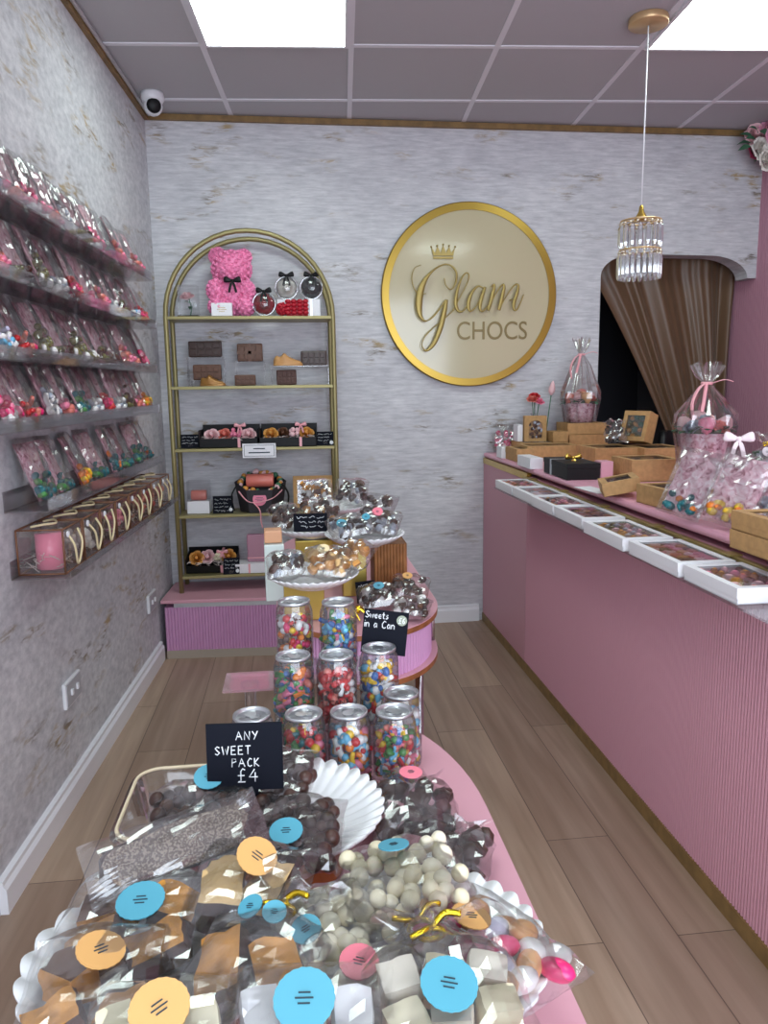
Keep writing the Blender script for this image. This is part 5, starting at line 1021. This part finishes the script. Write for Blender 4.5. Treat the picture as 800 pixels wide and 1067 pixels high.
def bouquet(label, x, y, z, R, hp, H_, seed, fills, name='wrapped_bouquet', ribm=None):
    t = thing(name, label, 'bouquet', (x, y, z), seed)
    obj('hat_box', MB().lathe([(R*.86, .001), (R*.92, hp*.5), (R, hp), (R*.94, hp), (R*.9, hp*.86)], 28), M_paper, t)
    r_ = random.Random(seed)
    for k in range(11): 
        a = 2*PI*k/8 if k < 8 else k*2.1; q = R*.80 if k < 8 else R*.26; b = MB(); m_ = fills[k % len(fills)]
        if k % 2 == 0: rose(b, (q*math.cos(a), q*math.sin(a), hp+R*.34+(R*.24 if k >= 8 else 0)), R*.42, 0, seed*20+k, Euler((.55*math.sin(-a), .55*math.cos(a), 0)).to_matrix().to_4x4())
        else: b.lathe([(0, -.5*R), (R*.20, -.34*R), (R*.36, .0), (R*.34, .16*R), (R*.16, .28*R), (0, .26*R)], 12, 0, True, TR(q*math.cos(a), q*math.sin(a), hp+R*.40+(R*.24 if k >= 8 else 0), .5*math.sin(a), -.5*math.cos(a), 0))
        obj('bloom', b, m_, t)
    lf = MB()
    for k in range(18): a = k*2*PI/18+r_.uniform(-.1, .1); lf.grid(lambda u, v: (v*R*.62, (u-.5)*R*.52*math.sin(PI*min(.999, v*.92+.08)), R*.20*math.sin(PI*v*.8)-abs(u-.5)*R*.1), 3, 4, 0, True, TR(R*.72*math.cos(a), R*.72*math.sin(a), hp-.004, r_.uniform(-.4, .4), r_.uniform(-.5, .25), a))
    obj('leaves', lf, M_leaf, t)
    pr = [(R*1.04, .002), (R*1.16, hp*.6), (R*1.30, hp+R*.3), (R*1.22, hp+R*.8), (R*.62, H_*.68), (.016, H_*.80), (.013, H_*.82), (.030, H_*.90), (.046, H_)]
    def md(r, z_, a, j): s_ = 1+(.10 if j > 2 else .045)*math.sin(a*9+j*.7+seed)+.05*nzv((math.cos(a)*2, math.sin(a)*2, z_*14), 1.5, seed); return (r*s_*(1+.25*math.sin(a*7+seed)*(j >= 7)), z_+(.010*math.sin(a*5) if j > 6 else 0))
    sh = MB().shell(pr, 44, 0, None, md); sh.sm = [False]*len(sh.sm); obj('cellophane', sh, M_cello, t)
    zt = H_*.81; rb_ = MB().tube([(.016*math.cos(k*PI/6), .016*math.sin(k*PI/6), zt) for k in range(12)], .006, 6, closed=True)
    obj('ribbon_knot', rb_, ribm or M_ribbon, t)
    for q, P in enumerate(([(-.012, -.012, zt), (-.05, -.04, zt-.02), (-.075, -.05, zt-.07), (-.070, -.055, zt-.13)], [(-.010, -.016, zt), (-.028, -.045, zt-.045), (-.050, -.075, zt-.10)], [(.012, -.014, zt), (.05, -.03, zt+.012), (.078, -.04, zt+.004)])):
        c, s2 = math.cos(-seed), math.sin(-seed); P = [(x_*c-y_*s2, x_*s2+y_*c, z_) for x_, y_, z_ in P]
        obj('ribbon_tail', MB().tube(cr(P, 6), .007, 6, flat=.0018), ribm or M_ribbon, t)
    return t
STR = [M_sal, M_rl, PAL['grey'], M_pnk]
bouquet('wrapped pink bouquet in a floral hat box against the back wall', 1.372, 4.195, CZ+.172, .082, .105, .455, 1, [M_sal, M_rl, PAL['peach']])
t = thing('acrylic_stand', 'round clear acrylic stand under the front wrapped bouquet', 'stand', (1.355, 2.72, CZ)); obj('plate', MB().lathe([(.085, .078), (.085, .082)], 32, 0, False), M_acry, t)
for a in (.5, 2.6, 4.7): obj('leg', MB().tube([(.07*math.cos(a), .07*math.sin(a), 0), (.07*math.cos(a), .07*math.sin(a), .078)], .005, 8), M_acry, t)
bouquet('wrapped bouquet of pink and grey blooms standing on a clear stand', 1.355, 2.72, CZ+.083, .084, .115, .362, 2, STR)
# rose vase and tulip beside the back bouquet
t = thing('rose_vase', 'small glass vase of red and pink roses behind the upright kraft box', 'vase', (1.135, 4.262, CZ+.073)); obj('vase', MB().shell([(.022, .001), (.026, .04), (.018, .10), (.026, .15)], 20), M_glass, t)
for k, (x, y, z, m_) in enumerate(((-.018, -.01, .235, PAL['salmon']), (.020, -.012, .222, PAL['pink']), (.0, .008, .25, PAL['red']))):
    obj('rose', rose(MB(), (x, y, z), .030, 0, k, Euler((.5, x*9, 0)).to_matrix().to_4x4()), m_, t); obj('stem', MB().tube(cr([(0, 0, .01), (x*.5, y*.5, .12), (x, y, z-.01)], 5), .0026, 6), M_leaf, t)
t = thing('tulip', 'single pale pink tulip bud beside the small rose vase', 'flower', (1.20, 4.275, CZ+.073), 0, None, (0, .12, 0)); obj('bud', MB().lathe([(.004, .25), (.018, .268), (.019, .290), (.010, .318), (.003, .330)], 12), M_rl, t); obj('stem', MB().tube([(0, 0, .0), (0, 0, .252)], .003, 6), M_leaf, t)
# pink packets leaning in front of the bouquet
def lean_pack(label, loc, yaw, ln, rl, pk, kind, sc=1.):
    R = Matrix.Rotation(yaw, 3, 'Z') @ Matrix.Rotation(-ln, 3, 'Y') @ Matrix.Rotation(rl, 3, 'X') @ B0
    t = thing('sweet_packet', label, 'sweet packet', loc, 0, 'pink packets leaning on the counter', R.to_euler()); t.scale = (sc, sc, sc)
    obj('pouch', POUCH[pk], None, t); obj('backing_paper', CARD[pk % 2], None, t); o = obj('sweets', SW[kind][1], None, t); o['kind'] = 'stuff'; return t
lean_pack('pink floral packet of teal and orange sweets leaning below the front bouquet', (.950, 2.045, CZ+.012), PI+.62, .42, -.16, 0, 'teal and orange', 1.0)
lean_pack('pink floral packet of orange sweets overlapping the teal and orange one', (1.000, 1.890, CZ+.012), PI+.72, .40, -.20, 1, 'orange', 1.02)
lean_pack('pink floral packet of grey sweets beside the kraft stack at the right edge', (1.125, 1.870, CZ+.012), PI+.90, .34, -.24, 3, 'white and grey', 1.08)
sweet_bag('clear bag of grey sweets with a white round tag, right edge of counter', (1.215, 1.985, CZ+.045), (1.15, 0, .1), .13, .21, .06, 53, ('bits', 40, [PAL['grey'], M_leaf, PAL['grey']], .011), [(-.03, .145, .030, .013, M_wbox, (.1, 0, 0))], neck=(.86, .014), film=M_cello)
bow(t := thing('ribbon_bow', 'white ribbon bow tied above the pink packets under the front bouquet', 'bow', (1.105, 2.02, CZ+.225), -.5), (0, 0, 0), .038, mat('white_ribbon', (244, 226, 230), .4))
# office chair behind the counter
t = thing('office_chair', 'black office chair behind the counter, its back just showing', 'chair', (1.955, 4.42, 0), .75); M_ch = mat('black_leather', (20, 20, 22), .45)
obj('backrest', MB().grid(lambda u, v: ((u-.5)*.22*(1-.25*(2*v-1)**6), .05*(2*u-1)**2*-1, .60+.50*v), 10, 10), M_ch, t, .0, None, .04); obj('seat', MB().span(-.2, .2, -.42, -.02, .45, .51), M_ch, t, .02)
obj('post', MB().tube([(0, -.22, .08), (0, -.22, .45)], .025, 10), M_chrome, t); obj('back_bracket', MB().tube(cr([(0, -.15, .46), (0, .02, .47), (0, .03, .60)], 5), .018, 8), M_black, t)
for k in range(5): a = 2*PI*k/5; obj('base_leg', MB().tube([(0, -.22, .10), (.24*math.cos(a), -.22+.24*math.sin(a), .055)], [.022, .014], 8).sphere((.24*math.cos(a), -.22+.24*math.sin(a), .028), .028, 8, 6), M_black, t)
